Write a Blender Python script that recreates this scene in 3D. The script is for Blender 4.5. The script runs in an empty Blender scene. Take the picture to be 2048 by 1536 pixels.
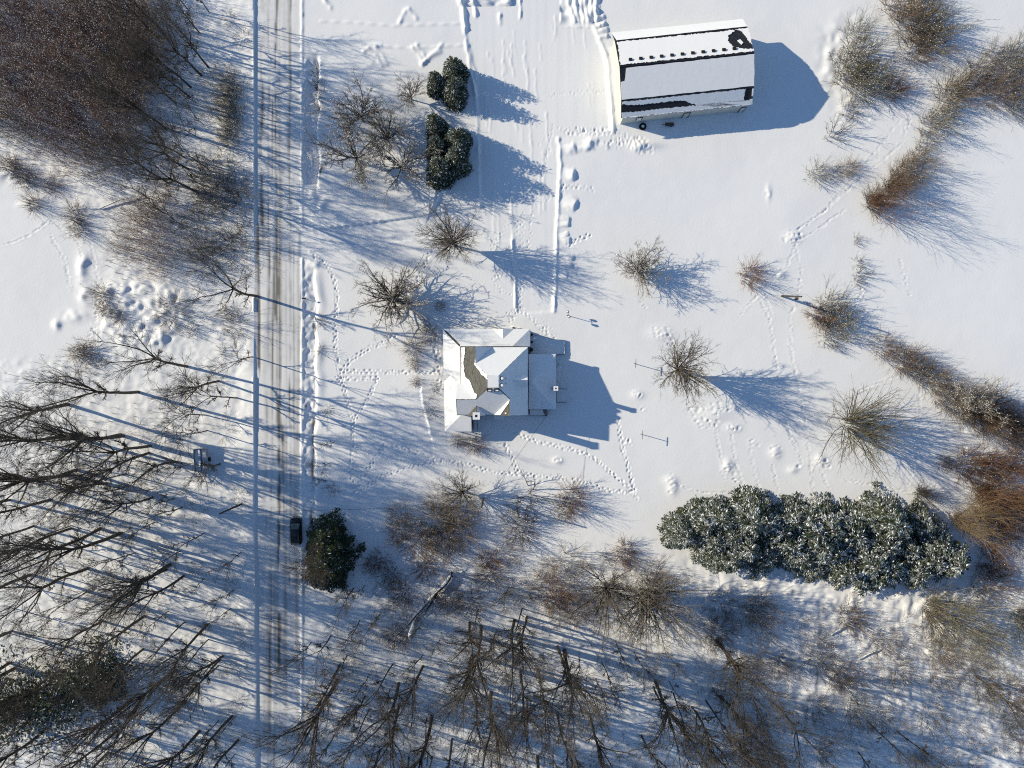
import bpy, bmesh, math, random
import numpy as np
from mathutils import Vector, Matrix

# ------------------------------------------------------------------ camera, sky, sun, exposure
scene = bpy.context.scene
S = 0.0865            # metres on the ground per photograph pixel
H = 122.8             # drone height above the snow
ELEV = math.radians(24.0)
SHX, SHY = 0.963, -0.270            # direction the shadows fall (x right, y up in the photo)
cam_d = bpy.data.cameras.new("camera"); cam = bpy.data.objects.new("camera", cam_d)
scene.collection.objects.link(cam)
cam.location = (0, 0, H); cam.rotation_euler = (0, 0, 0)
cam_d.sensor_width = 36.0; cam_d.lens = 36.0 * (H / S) / 2048.0
cam_d.clip_start = 0.5; cam_d.clip_end = 6000
scene.camera = cam

world = bpy.data.worlds.new("World"); scene.world = world; world.use_nodes = True
wn = world.node_tree
bg = wn.nodes["Background"]
sky = wn.nodes.new("ShaderNodeTexSky"); sky.sky_type = 'NISHITA'; sky.sun_disc = False
sky.sun_elevation = ELEV; sky.sun_rotation = math.atan2(-SHX, -SHY)
sky.air_density = 1.0; sky.dust_density = 0.0; sky.ozone_density = 4.0
wn.links.new(sky.outputs[0], bg.inputs[0]); bg.inputs[1].default_value = 0.107

sun_d = bpy.data.lights.new("sun", 'SUN'); sun_d.energy = 4.2; sun_d.angle = math.radians(0.53)
sun_d.color = (1.0, 0.90, 0.69)
sun = bpy.data.objects.new("sun", sun_d); scene.collection.objects.link(sun)
ldir = Vector((SHX * math.cos(ELEV), SHY * math.cos(ELEV), -math.sin(ELEV)))
sun.rotation_euler = ldir.to_track_quat('-Z', 'Y').to_euler()
sun.location = (-80, 30, 60)

vs = scene.view_settings
vs.view_transform = 'Standard'; vs.look = 'None'; vs.gamma = 1.0; vs.use_curve_mapping = False
vs.exposure = 0.38
scene.cycles.max_bounces = 6; scene.cycles.diffuse_bounces = 2; scene.cycles.glossy_bounces = 2
scene.cycles.transparent_max_bounces = 4
scene.cycles.filter_width = 1.1; scene.cycles.use_denoising = False; scene.cycles.use_adaptive_sampling = False

COL = scene.collection
R = math.radians
def W(px, py, h=0.0):
    """photograph pixel of a point standing h metres up -> world point"""
    k = 1 - h / H
    return Vector(((px - 1024) * S * k, (768 - py) * S * k, h))

# ------------------------------------------------------------------ materials
def mat(name, col, rough=0.8, metal=0.0, var=0.25, scale=4.0, spec=0.3, stretch=None):
    m = bpy.data.materials.new(name); m.use_nodes = True
    nt = m.node_tree; b = nt.nodes["Principled BSDF"]
    b.inputs["Roughness"].default_value = rough; b.inputs["Metallic"].default_value = metal
    b.inputs["Specular IOR Level"].default_value = spec
    tc = nt.nodes.new("ShaderNodeTexCoord"); nz = nt.nodes.new("ShaderNodeTexNoise")
    nz.inputs["Scale"].default_value = scale; nz.inputs["Detail"].default_value = 5
    if stretch:
        mp = nt.nodes.new("ShaderNodeMapping"); mp.inputs["Scale"].default_value = stretch
        nt.links.new(tc.outputs["Object"], mp.inputs[0]); nt.links.new(mp.outputs[0], nz.inputs[0])
    else:
        nt.links.new(tc.outputs["Object"], nz.inputs[0])
    rp = nt.nodes.new("ShaderNodeValToRGB")
    rp.color_ramp.elements[0].position = 0.3; rp.color_ramp.elements[1].position = 0.7
    rp.color_ramp.elements[0].color = (*[max(0, c * (1 - var)) for c in col], 1)
    rp.color_ramp.elements[1].color = (*[min(1, c * (1 + var)) for c in col], 1)
    nt.links.new(nz.outputs[0], rp.inputs[0]); nt.links.new(rp.outputs[0], b.inputs["Base Color"])
    return m

def snow_mat(name, dirt=False, bump=0.35, bscale=3.0):
    m = bpy.data.materials.new(name); m.use_nodes = True
    nt = m.node_tree; b = nt.nodes["Principled BSDF"]
    b.inputs["Roughness"].default_value = 0.65; b.inputs["Specular IOR Level"].default_value = 0.2
    tc = nt.nodes.new("ShaderNodeTexCoord")
    n1 = nt.nodes.new("ShaderNodeTexNoise"); n1.inputs["Scale"].default_value = 0.35; n1.inputs["Detail"].default_value = 6
    nt.links.new(tc.outputs["Object"], n1.inputs[0])
    rp = nt.nodes.new("ShaderNodeValToRGB")
    rp.color_ramp.elements[0].color = (0.815, 0.815, 0.82, 1); rp.color_ramp.elements[1].color = (0.87, 0.865, 0.86, 1)
    nt.links.new(n1.outputs[0], rp.inputs[0])
    last = rp.outputs[0]
    if dirt:
        at = nt.nodes.new("ShaderNodeAttribute"); at.attribute_name = "dirt"
        mx = nt.nodes.new("ShaderNodeMix"); mx.data_type = 'RGBA'
        mx.inputs[7].default_value = (0.085, 0.070, 0.052, 1)
        nt.links.new(at.outputs["Fac"], mx.inputs[0]); nt.links.new(last, mx.inputs[6])
        last = mx.outputs[2]
    nt.links.new(last, b.inputs["Base Color"])
    n2 = nt.nodes.new("ShaderNodeTexNoise"); n2.inputs["Scale"].default_value = bscale; n2.inputs["Detail"].default_value = 4
    nt.links.new(tc.outputs["Object"], n2.inputs[0])
    bp = nt.nodes.new("ShaderNodeBump"); bp.inputs["Strength"].default_value = bump; bp.inputs["Distance"].default_value = 0.05
    nt.links.new(n2.outputs[0], bp.inputs["Height"]); nt.links.new(bp.outputs[0], b.inputs["Normal"])
    return m

M = dict(
    snow=snow_mat("snow_ground", True, 0.30, 2.2), roofsnow=snow_mat("snow_roof", False, 0.45, 0.9), clump=snow_mat("snow_clump"),
    bark=mat("bark_grey", (0.075, 0.062, 0.048), 0.95, 0, 0.45, 3), bark_lt=mat("bark_pale", (0.30, 0.27, 0.22), 0.95, 0, 0.4, 3),
    bark_dk=mat("bark_dark", (0.06, 0.05, 0.042), 0.95, 0, 0.4, 3),
    twig=mat("twig_grey", (0.095, 0.080, 0.064), 0.95, 0, 0.3, 1.2), twig_lt=mat("twig_ashen", (0.21, 0.180, 0.145), 0.95, 0, 0.3, 1.2), twig_br=mat("twig_brown", (0.20, 0.135, 0.088), 0.95, 0, 0.35, 0.9),
    twig_red=mat("twig_red", (0.21, 0.105, 0.060), 0.95, 0, 0.35, 0.9), twig_gold=mat("twig_golden", (0.30, 0.220, 0.125), 0.95, 0, 0.3, 0.9),
    twig_olive=mat("twig_olive", (0.19, 0.165, 0.098), 0.95, 0, 0.35, 0.9),
    twig_pale=mat("twig_pale", (0.29, 0.175, 0.115), 0.95, 0, 0.35, 0.9), needle=mat("needles", (0.030, 0.045, 0.024), 0.85, 0, 0.45, 2), needle_y=mat("needles_olive", (0.062, 0.066, 0.022), 0.85, 0, 0.45, 2),
    needle_g=mat("needles_frosted", (0.20, 0.22, 0.20), 0.85, 0, 0.3, 2),
    shingle=mat("shingles", (0.105, 0.103, 0.092), 0.95, 0, 0.5, 1.5, stretch=(7, 1.0, 1.0)),
    metal=mat("barn_metal", (0.018, 0.019, 0.024), 0.55, 0.0, 0.5, 3), wall=mat("painted_boards", (0.62, 0.60, 0.53), 0.8, 0, 0.08, 1.5),
    barnwall=mat("barn_siding", (0.55, 0.55, 0.50), 0.8, 0, 0.1, 1.0), trim=mat("trim_white", (0.75, 0.75, 0.73), 0.7, 0, 0.05),
    dark=mat("dark_paint", (0.02, 0.02, 0.022), 0.6, 0, 0.2), wood=mat("weathered_wood", (0.10, 0.08, 0.062), 0.9, 0, 0.4, 5),
    deckw=mat("deck_boards", (0.20, 0.19, 0.18), 0.9, 0, 0.3, 3), brick=mat("chimney_brick", (0.30, 0.24, 0.20), 0.9, 0, 0.2, 6),
    windshield=mat("windshield_glass", (0.075, 0.095, 0.085), 0.12, 0, 0.3, 3, 0.6), glass=mat("window_glass", (0.02, 0.025, 0.03), 0.08, 0, 0.1, 1, 0.6), carpaint=mat("car_paint", (0.012, 0.015, 0.013), 0.22, 0.3, 0.2, 2, 0.6),  # windshield base colour is lightened to hold its greenish reflection
    tyre=mat("tyre_rubber", (0.012, 0.012, 0.012), 0.9), alloy=mat("alloy", (0.45, 0.45, 0.46), 0.35, 0.9, 0.05),
    lamp=mat("lens", (0.75, 0.75, 0.72), 0.2, 0, 0.05), red=mat("red_lens", (0.35, 0.02, 0.02), 0.3, 0, 0.1),
    steel=mat("galvanised_steel", (0.22, 0.23, 0.24), 0.5, 0.6, 0.2), trailer=mat("trailer_paint", (0.30, 0.31, 0.33), 0.7, 0, 0.2),
)

# ------------------------------------------------------------------ mesh helpers
class MB:
    def __init__(s): s.v = []; s.f = []; s.n = 0
    def add(s, verts, faces, m=0):
        verts = np.asarray(verts, dtype=np.float64).reshape(-1, 3)
        if isinstance(faces, np.ndarray): s.f.append((faces + s.n, m))
        else:
            by = {}
            for f in faces: by.setdefault(len(f), []).append(f)
            for k, fl in by.items(): s.f.append((np.array(fl, dtype=np.int64) + s.n, m))
        s.v.append(verts); s.n += len(verts)
    def box(s, x0, x1, y0, y1, z0, z1, m=0):
        s.add([(x0, y0, z0), (x1, y0, z0), (x1, y1, z0), (x0, y1, z0), (x0, y0, z1), (x1, y0, z1), (x1, y1, z1), (x0, y1, z1)],
              [(3, 2, 1, 0), (4, 5, 6, 7), (0, 1, 5, 4), (1, 2, 6, 5), (2, 3, 7, 6), (3, 0, 4, 7)], m)
    def prism(s, poly, t, m=0, up=0.0):
        """closed slab: poly = list of 3D points (any order), t = thickness down"""
        a = np.array([tuple(p) for p in poly], dtype=np.float64); a[:, 2] += up
        x, y = a[:, 0], a[:, 1]
        if np.sum(x * np.roll(y, -1) - np.roll(x, -1) * y) < 0: a = a[::-1]
        n = len(a); b = a.copy(); b[:, 2] -= t
        fs = [tuple(range(n)), tuple(range(2 * n - 1, n - 1, -1))]
        fs += [(n + i, n + (i + 1) % n, (i + 1) % n, i) for i in range(n)]
        s.add(np.vstack([a, b]), fs, m)
    def tubes(s, P0, P1, R0, R1, n=3, m=0):
        P0 = np.asarray(P0, float).reshape(-1, 3); P1 = np.asarray(P1, float).reshape(-1, 3)
        R0 = np.asarray(R0, float).reshape(-1); R1 = np.asarray(R1, float).reshape(-1)
        D = P1 - P0; D /= np.maximum(np.linalg.norm(D, axis=1, keepdims=True), 1e-9)
        A = np.where(np.abs(D[:, 2:3]) < 0.9, np.array([[0, 0, 1.0]]), np.array([[1.0, 0, 0]]))
        U = np.cross(D, A); U /= np.linalg.norm(U, axis=1, keepdims=True); V = np.cross(D, U)
        an = 2 * np.pi * np.arange(n) / n
        ring = np.cos(an)[None, :, None] * U[:, None] + np.sin(an)[None, :, None] * V[:, None]
        vv = np.concatenate([P0[:, None] + ring * R0[:, None, None], P1[:, None] + ring * R1[:, None, None]], 1)
        k = len(P0); base = (np.arange(k) * 2 * n)[:, None, None]
        i = np.arange(n); j = (i + 1) % n
        q = np.stack([j, i, n + i, n + j], 1)[None] + base
        s.add(vv.reshape(-1, 3), q.reshape(-1, 4), m)
        if n > 3:
            s.f.append((np.tile(np.arange(n), (k, 1)) + n + base[:, :, 0] + s.n - len(vv.reshape(-1, 3)), m))
    def tube(s, pts, r, n=6, m=0):
        pts = np.array([tuple(p) for p in pts], float)
        rr = np.full(len(pts), r) if np.isscalar(r) else np.asarray(r, float)
        s.tubes(pts[:-1], pts[1:], rr[:-1], rr[1:], n, m)
    def mesh(s, name, mats, smooth=False):
        me = bpy.data.meshes.new(name)
        v = np.concatenate(s.v); me.vertices.add(len(v)); me.vertices.foreach_set("co", v.astype(np.float32).ravel())
        tot = np.concatenate([np.full(len(f), f.shape[1], np.int32) for f, _ in s.f])
        idx = np.concatenate([f.ravel() for f, _ in s.f]).astype(np.int32)
        mi = np.concatenate([np.full(len(f), m, np.int32) for f, m in s.f])
        me.loops.add(len(idx)); me.loops.foreach_set("vertex_index", idx)
        me.polygons.add(len(tot))
        st = np.zeros(len(tot), np.int32); st[1:] = np.cumsum(tot)[:-1]
        me.polygons.foreach_set("loop_start", st)
        me.polygons.foreach_set("material_index", mi)
        me.polygons.foreach_set("use_smooth", np.full(len(tot), bool(smooth)))
        for k in (mats if isinstance(mats, (list, tuple)) else [mats]): me.materials.append(M[k])
        me.update(calc_edges=True)
        return me
    def obj(s, name, mats, parent=None, smooth=False):
        return link(name, s.mesh(name, mats, smooth), parent)

def link(name, data, parent=None, loc=None):
    o = bpy.data.objects.new(name, data); COL.objects.link(o)
    if parent: o.parent = parent
    if loc is not None: o.location = loc
    return o
def tag(o, label, cat, group=None, kind=None):
    o["label"] = label; o["category"] = cat
    if group: o["group"] = group
    if kind: o["kind"] = kind
    return o
def thing(name, label, cat, loc=(0, 0, 0), rz=0.0, group=None):
    o = link(name, None); o.location = loc; o.rotation_euler = (0, 0, rz); o.empty_display_size = 0.5
    return tag(o, label, cat, group)
ORD = "first second third fourth fifth sixth seventh eighth ninth tenth eleventh twelfth".split()

# ------------------------------------------------------------------ the snow ground as a height field
DX = 0.2
XH, YH = 93.0, 70.6
def axis(lo, f0, f1, hi, fine, coarse):          # finer spacing through the trodden yard
    a = np.linspace(lo, f0, int((f0 - lo) / coarse) + 1); b = np.linspace(f0, f1, int((f1 - f0) / fine) + 1); c = np.linspace(f1, hi, int((hi - f1) / coarse) + 1)
    return np.concatenate([a, b[1:], c[1:]])
xs = axis(-XH, -38.0, 23.0, XH, 0.15, 0.245); ys = axis(-YH, -21.5, 30.0, YH, 0.15, 0.245)
NX, NY = len(xs), len(ys)
X, Y = np.meshgrid(xs, ys)
PX = 1024 + X / S; PY = 768 - Y / S
Z = np.zeros_like(X); DIRT = np.zeros_like(X)

def bspl(co, cell, off):
    n = len(co); t = (co - co[0] + off) / cell; i = np.floor(t).astype(int); f = t - i
    nc = i.max() + 5; Wm = np.zeros((n, nc))
    w = [(1 - f) ** 3 / 6, (3 * f**3 - 6 * f**2 + 4) / 6, (-3 * f**3 + 3 * f**2 + 3 * f + 1) / 6, f**3 / 6]
    for k in range(4): Wm[np.arange(n), i + k] = w[k]
    return Wm
def noise(cx, seed, cy=None):
    r = np.random.default_rng(seed); cy = cy or cx
    Wx = bspl(xs, cx, r.random() * cx); Wy = bspl(ys, cy, r.random() * cy)
    return Wy @ r.normal(0, 1.35, (Wy.shape[1], Wx.shape[1])) @ Wx.T
def sstep(a, b, x):
    t = np.clip((x - a) / (b - a), 0, 1); return t * t * (3 - 2 * t)
def box_blur(A, r):
    for ax in (0, 1):
        P = np.pad(A, [(r + 1, r) if a == ax else (0, 0) for a in (0, 1)], mode='edge'); c = np.cumsum(P, axis=ax)
        n = A.shape[ax]
        A = (np.take(c, np.arange(2 * r + 1, n + 2 * r + 1), ax) - np.take(c, np.arange(0, n), ax)) / (2 * r + 1)
    return A
def pip(poly, px=None, py=None):
    px = PX if px is None else px; py = PY if py is None else py
    ins = np.zeros(px.shape, bool); n = len(poly)
    for i in range(n):
        x1, y1 = poly[i]; x2, y2 = poly[(i + 1) % n]
        if y1 == y2: continue
        c = ((y1 > py) != (y2 > py)) & (px < (x2 - x1) * (py - y1) / (y2 - y1) + x1); ins ^= c
    return ins
def mask(poly, blur_m=2.0):
    return box_blur(box_blur(pip(poly).astype(float), max(1, int(blur_m / DX / 2))), max(1, int(blur_m / DX / 2)))
def win(x0, y0, x1, y1, pad):
    """slice of the grid around a pixel box"""
    j0 = max(0, int(np.searchsorted(xs, (x0 - 1024) * S - pad)) - 1); j1 = min(NX, int(np.searchsorted(xs, (x1 - 1024) * S + pad)) + 1)
    i0 = max(0, int(np.searchsorted(ys, (768 - y1) * S - pad)) - 1); i1 = min(NY, int(np.searchsorted(ys, (768 - y0) * S + pad)) + 1)
    return (slice(i0, max(i0, i1)), slice(j0, max(j0, j1)))
def polyline(pts, fn, pad=2.5, arr=None):
    """fn(d, side, sl) adds to Z; d metres off the line (signed: + = right of travel in photo)"""
    P = np.array(pts, float)
    sl = win(P[:, 0].min(), P[:, 1].min(), P[:, 0].max(), P[:, 1].max(), pad)
    px, py = PX[sl], PY[sl]
    best = np.full(px.shape, 1e9); sg = np.zeros(px.shape); al = np.zeros(px.shape); acc = 0
    for (x1, y1), (x2, y2) in zip(P[:-1], P[1:]):
        dx, dy = x2 - x1, y2 - y1; L = math.hypot(dx, dy)
        t = np.clip(((px - x1) * dx + (py - y1) * dy) / L**2, 0, 1)
        ex, ey = px - (x1 + t * dx), py - (y1 + t * dy); d = np.hypot(ex, ey)
        m = d < best; best = np.where(m, d, best); sg = np.where(m, np.sign(dx * ey - dy * ex), sg); al = np.where(m, acc + t * L, al); acc += L
    (Z if arr is None else arr)[sl] += fn(best * S * sg, al * S)
rg = np.random.default_rng(7)
def bump(px, py, rx, ry, hgt, rot=0.0, power=2):
    sl = win(px, py, px, py, max(rx, ry) * S * 2.2); x = PX[sl] - px; y = PY[sl] - py
    c, s_ = math.cos(rot), math.sin(rot); u = (x * c + y * s_) / rx; v = (-x * s_ + y * c) / ry
    Z[sl] += hgt * np.exp(-(u * u + v * v) ** (power / 2))
def plowmound(px, py, L, wd, hgt, rot=0.0):
    """pile pushed towards +u: gentle ramp, steep lee side"""
    sl = win(px, py, px, py, L * S * 1.6); x = PX[sl] - px; y = PY[sl] - py
    c, s_ = math.cos(rot), math.sin(rot); u = (x * c + y * s_) / L; v = (-x * s_ + y * c) / wd
    prof = sstep(-1, 0.6, u) * (1 - sstep(0.62, 0.98, u + .08 * LUMP[sl])) * (1 - sstep(0.35, 1.0, np.abs(v + .1 * LUMP2[sl])))
    Z[sl] += hgt * .6 * prof * (1 + 0.4 * LUMP[sl])
LUMP = noise(0.7, 91); LUMP2 = noise(0.42, 92)

# broad relief and drifts
Z += 0.16 * noise(26, 1) + 0.06 * noise(9, 2) + 0.016 * noise(3.2, 3) + 0.005 * noise(1.0, 4)
woods_w = mask([(-80, -80), (500, -80), (500, 1620), (-80, 1620), (-80, 730), (190, 715), (215, 600), (190, 440), (60, 370), (-80, 330)], 3)
woods_s = mask([(610, 1100), (760, 1110), (1000, 1085), (1330, 1110), (1960, 1150), (2130, 1010), (2130, 1620), (610, 1620)], 3)
woods_s = np.maximum(woods_s, mask([(1830, 860), (2130, 760), (2130, 1200), (1900, 1120)], 3) * 0.6)
wood = np.maximum(woods_w, woods_s)
Z += wood * (0.06 * noise(1.9, 5) + 0.045 * LUMP + 0.025 * LUMP2)
rough_se = mask([(1420, 1150), (2100, 1190), (2100, 1560), (1500, 1500)], 4)
Z += rough_se * (0.13 * noise(1.2, 8) + 0.09 * LUMP + 0.05 * LUMP2)
pile = mask([(215, 570), (300, 560), (372, 580), (365, 640), (330, 690), (240, 690), (205, 650)], 1.4)
Z += pile * (0.25 + 0.20 * np.abs(noise(1.3, 9)) + 0.12 * LUMP + .05 * LUMP2)
for (a, b, rx, ry, h_) in [(163, 540, 10, 26, .3), (170, 590, 13, 18, .34), (150, 632, 22, 12, .3), (113, 650, 7, 9, .34), (170, 520, 9, 10, .25), (60, 410, 26, 8, .3), (25, 350, 30, 12, .35)]:
    bump(a, b, rx, ry, h_); sl = win(a, b, a, b, rx * S * 1.8)
    Z[sl] += 0.14 * LUMP[sl] * np.exp(-(((PX[sl] - a) / rx) ** 2 + ((PY[sl] - b) / ry) ** 2))
ne_rough = mask([(1650, 60), (1720, 20), (1760, 150), (1760, 230), (1700, 240), (1640, 180)], 2)
Z += ne_rough * (0.10 * LUMP + 0.1 * noise(1.6, 10))

# flat plowed road with its banks, ditch and tyre tracks
wob = 0.12 * noise(40, 11, 9) + 0.04 * noise(40, 12, 2.2)           # metres, varies along the road
wob = np.broadcast_to(wob[:, NX // 3][:, None], X.shape)
lane = 508 + 5 * sstep(900, 1500, PY) + wob / S * 0.35               # crest of the west plow bank
hb = 0.21 + 0.08 * sstep(500, 900, PY) + 0.10 * noise(30, 13, 14)[:, [NX // 4]] * 0.5
east = 601 + wob / S * 0.5
on_road = (PX > lane) & (PX < east)
Zr = 0.006 * noise(0.5, 14, 14) + 0.008 * noise(0.8, 15, 5)
wl = sstep(lane - 42, lane - 5, PX) * (PX <= lane)
Z = np.where(PX <= lane, Z + (hb + 0.02 * LUMP) * wl - 0.0, Z)
soft = sstep(lane, lane + 3.4, PX)
Z = np.where(on_road, Zr * soft + (1 - soft) * (hb + 0.1), Z)
dE = (PX - east) * S
Z += np.where((dE > -0.5) & (dE < 1.2), (0.15 + 0.06 * LUMP + 0.04 * noise(50, 23, 3.5)[:, [NX // 2]]) * np.exp(-((dE - 0.25) / 0.26) ** 2), 0) * (1 - 0.8 * ((PY > 455) & (PY < 515)))
def ditch(y0, y1, x1, depth, lip):
    m = sstep(y0 - 14, y0 + 10, PY) * (1 - sstep(y1 - 10, y1 + 14, PY))
    xl = x1 + 22 * S * 0 + noise(60, 17, 1.6)[:, [NX // 3]] * 3.2
    t = np.clip((PX - 606) / (xl - 606), 0, 1)
    prof = np.where(PX < xl, -depth * t ** 1.15, -depth * (1 - sstep(xl, xl + 7, PX))) + lip * np.exp(-((PX - xl - 10) / 9) ** 2) * np.clip(.6 + .7 * noise(3, 24, 1.8), 0, 1.6)
    prof = np.where(PX < 606, 0, prof)
    return m * (prof + (0.10 * LUMP + 0.09 * LUMP2) * ((PX > 606) & (PX < xl)))
Z += ditch(120, 372, 633, 1.05, 0.18) + ditch(545, 1010, 628, 0.42, 0.16) + ditch(1020, 1100, 630, 0.35, 0.1)
for (a, b, rx, ry, h_) in [(645, 412, 12, 16, .38), (630, 400, 9, 8, .25), (626, 385, 8, 10, .2), (622, 545, 9, 24, .28), (634, 528, 8, 12, .18), (627, 165, 7, 9, .3), (628, 235, 8, 9, .35), (640, 150, 7, 10, .25)]:
    bump(a, b, rx, ry, h_); sl = win(a, b, a, b, rx * S * 1.8)
    Z[sl] += 0.16 * LUMP[sl] * np.exp(-(((PX[sl] - a) / rx) ** 2 + ((PY[sl] - b) / ry) ** 2))
strk = np.clip(0.5 + 0.5 * noise(0.45, 18, 7) + 0.35 * noise(0.3, 19, 1.3), 0, 1.4)
def track(x0, y0, y1, w, a, drift=0.0, wav=1.0):
    global DIRT
    xc = x0 + drift * sstep(600, 1400, PY) + wob / S * 0.5 + wav * noise(60, int(x0) + 300, 6)[:, [NX // 2]]
    DIRT = DIRT + a * np.exp(-((PX - xc) / w) ** 2) * sstep(y0 - 40, y0 + 30, PY) * (1 - sstep(y1 - 40, y1 + 40, PY)) * strk
track(553, -60, 640, 2.2, 1.9); track(553, 640, 820, 1.6, 0.5); track(557, 820, 1340, 3.0, 2.0, 2); track(566, 860, 1060, 2.2, 1.0)
track(525, -60, 480, 4.4, 0.8); track(517, 430, 800, 2.6, 2.2); track(513, 470, 800, 1.6, 0.8); track(580, -60, 1200, 2.2, 0.7); track(538, -60, 700, 2.0, 0.5); track(546, 200, 900, 1.8, 0.6)
track(560, 500, 1500, 2.0, 0.45); track(541, 500, 1450, 2.2, 0.4); track(534, 800, 1300, 3.0, 0.35); track(588, 300, 900, 1.6, 0.3); track(568, 1150, 1536, 2.2, 0.6, 4); track(545, 1150, 1536, 2.0, 0.5, 4); track(530, -60, 1536, 6, 0.14); track(570, -60, 1536, 8, 0.10)
DIRT = DIRT + 0.36 * np.clip(noise(0.35, 401, 30) + .3 * noise(.3, 402, 4), 0, 2) * np.clip(.6 + .5 * noise(2.5, 403, 20), 0, 1.5) + 0.07 + 0.05 * np.clip(LUMP2, 0, 2)
DIRT *= on_road
Z -= 0.05 * np.clip(DIRT, 0, 1)
for (a, b, ry) in [(628, 655, 9), (641, 340, 9), (626, 880, 30), (627, 845, 8), (624, 940, 22), (622, 1040, 16), (632, 172, 5), (611, 812, 3)]:
    DIRT += 1.3 * np.exp(-((PX - a - 2 * LUMP) / 2.2) ** 2 - ((PY - b) / ry) ** 2)

# driveway: plowed a little lower than the lawn, with edge ridges and scrape lines
DRIVE = [(600, 464), (655, 456), (960, 413), (955, 300), (951, 190), (930, 80), (925, -80), (1150, -80), (1165, 20), (1192, 60), (1216, 118), (1222, 255), (1120, 283), (1117, 300), (1118, 400), (1113, 500), (1108, 622), (1034, 628), (1028, 560), (1024, 482), (850, 478), (600, 512)]
dm = mask(DRIVE, 0.6)
flat = box_blur(Z, 15)
Z = Z * (1 - dm) + (flat - 0.10 + 0.006 * noise(0.5, 21, 9)) * dm
_wv = np.random.default_rng(3).normal(0, 1, 4000)
def _var(a, s_=1.1): return np.interp(a / s_, np.arange(4000), _wv)
rid = lambda h, w, sh=0.0: (lambda d, a: h * np.clip(.9 + .2 * _var(a), .3, 1.4) * np.exp(-((d - sh - .05 * _var(a + 50, .8)) / w) ** 2))
step_ = lambda h, w, back: (lambda d, a: h * np.where(d < 0, np.exp(d / back) * (d < 0), 0) * 1.0 + h * np.where(d >= 0, np.maximum(0, 1 - d / w), 0))
polyline([(655, 456), (760, 443), (870, 427), (960, 413)], step_(0.30, 0.2, 1.6))
polyline([(655, 456), (700, 452), (760, 443)], lambda d, a: 0.16 * np.exp(-(d / .35) ** 2) * np.abs(np.sin(a * 2.6)))
polyline([(960, 413), (957, 300), (952, 190)], rid(0.12, 0.3)); polyline([(930, 60), (932, 85), (943, 150), (952, 190)], rid(0.22, 0.3)); polyline([(936, 90), (950, 150), (955, 170)], rid(0.14, 0.3))
polyline([(1117, 278), (1121, 330), (1117, 400), (1113, 480), (1111, 560), (1108, 622)], rid(0.24, 0.30))
polyline([(1150, 10), (1190, 58), (1214, 118), (1221, 200), (1226, 262)], rid(0.26, 0.35))
polyline([(620, 503), (700, 494), (780, 486), (850, 477)], rid(0.10, 0.3))
polyline([(1024, 480), (1026, 520), (1030, 560), (1030, 612)], step_(0.30, 0.2, 0.45))
for k in range(34):
    x0 = rg.uniform(970, 1205); y0 = rg.uniform(20, 250); ln = rg.uniform(15, 70)
    if pip(DRIVE, np.array([x0]), np.array([y0]))[0] and pip(DRIVE, np.array([x0 + 5]), np.array([y0 + ln]))[0]:
        polyline([(x0, y0), (x0 + rg.uniform(-1, 3), y0 + ln * .5), (x0 + rg.uniform(0, 6), y0 + ln)], rid(rg.uniform(.015, .06), 0.2))
for k in range(10):
    x0 = rg.uniform(985, 1100); y0 = rg.uniform(280, 400)
    polyline([(x0, y0), (x0 + rg.uniform(-2, 4), y0 + rg.uniform(50, 150))], rid(rg.uniform(.02, .05), 0.22))
# plow piles east of the drive
for (a, b, L, wd, h_, r_) in [(1134, 300, 22, 14, .5, -.2), (1165, 292, 26, 14, .45, -.1), (1180, 280, 20, 10, .4, .3), (1135, 350, 17, 17, .75, .1), (1138, 405, 20, 17, .55, .35), (1127, 437, 16, 8, .42, .1), (1126, 449, 16, 7, .42, -.05),
                              (1128, 478, 16, 10, .4, .2), (1133, 513, 18, 7, .5, .25), (1130, 530, 18, 7, .5, .1), (1123, 550, 14, 10, .45, .1), (1128, 470, 12, 6, .3, -.4), (1205, 290, 16, 6, .3, .4),
                              (1198, 37, 14, 6, .55, -.3), (1200, 50, 14, 6, .6, -.25), (1203, 62, 16, 7, .6, -.25), (1205, 74, 14, 5, .5, -.2), (1185, 20, 10, 8, .5, -.6)]:
    plowmound(a, b, L, wd, h_, r_)
for (x0, x1) in [(1148, 1158), (1160, 1166), (1168, 1176), (1180, 1182), (1135, 1150), (1190, 1192)]:
    polyline([(x0, -60), (x0 + 2, 10), (x1, 42)], rid(0.40, 0.35))
sl = win(1130, 0, 1195, 50, 2); Z[sl] += 0.16 * LUMP[sl] * (PX[sl] > 1120) * (PX[sl] < 1200) * (PY[sl] < 55)
sl = win(920, 0, 1030, 14, 2); Z[sl] += (0.35 + .25 * LUMP[sl]) * (PX[sl] > 918) * (PX[sl] < 1022) * (PY[sl] < 9)
polyline([(922, 0), (928, 30), (930, 55)], rid(0.45, 0.4)); polyline([(945, 0), (952, 30)], rid(0.35, 0.3)); polyline([(1040, 0), (1041, 35)], rid(0.2, 0.2)); polyline([(1000, 30), (999, 46)], rid(0.2, 0.3))
for (p, h_) in [([(728, 103), (740, 95), (762, 92)], .2), ([(738, 98), (756, 118), (764, 132)], .14), ([(752, 96), (775, 128)], .14), ([(826, 96), (842, 118), (846, 128)], .14), ([(834, 92), (848, 112)], .2), ([(845, 128), (866, 108), (884, 92)], .22), ([(852, 122), (880, 104)], .18), ([(800, 45), (812, 22)], .18), ([(818, 20), (832, 38)], .18), ([(650, 0), (660, 16)], .2)]:
    polyline(p, rid(h_, 0.35))
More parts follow.
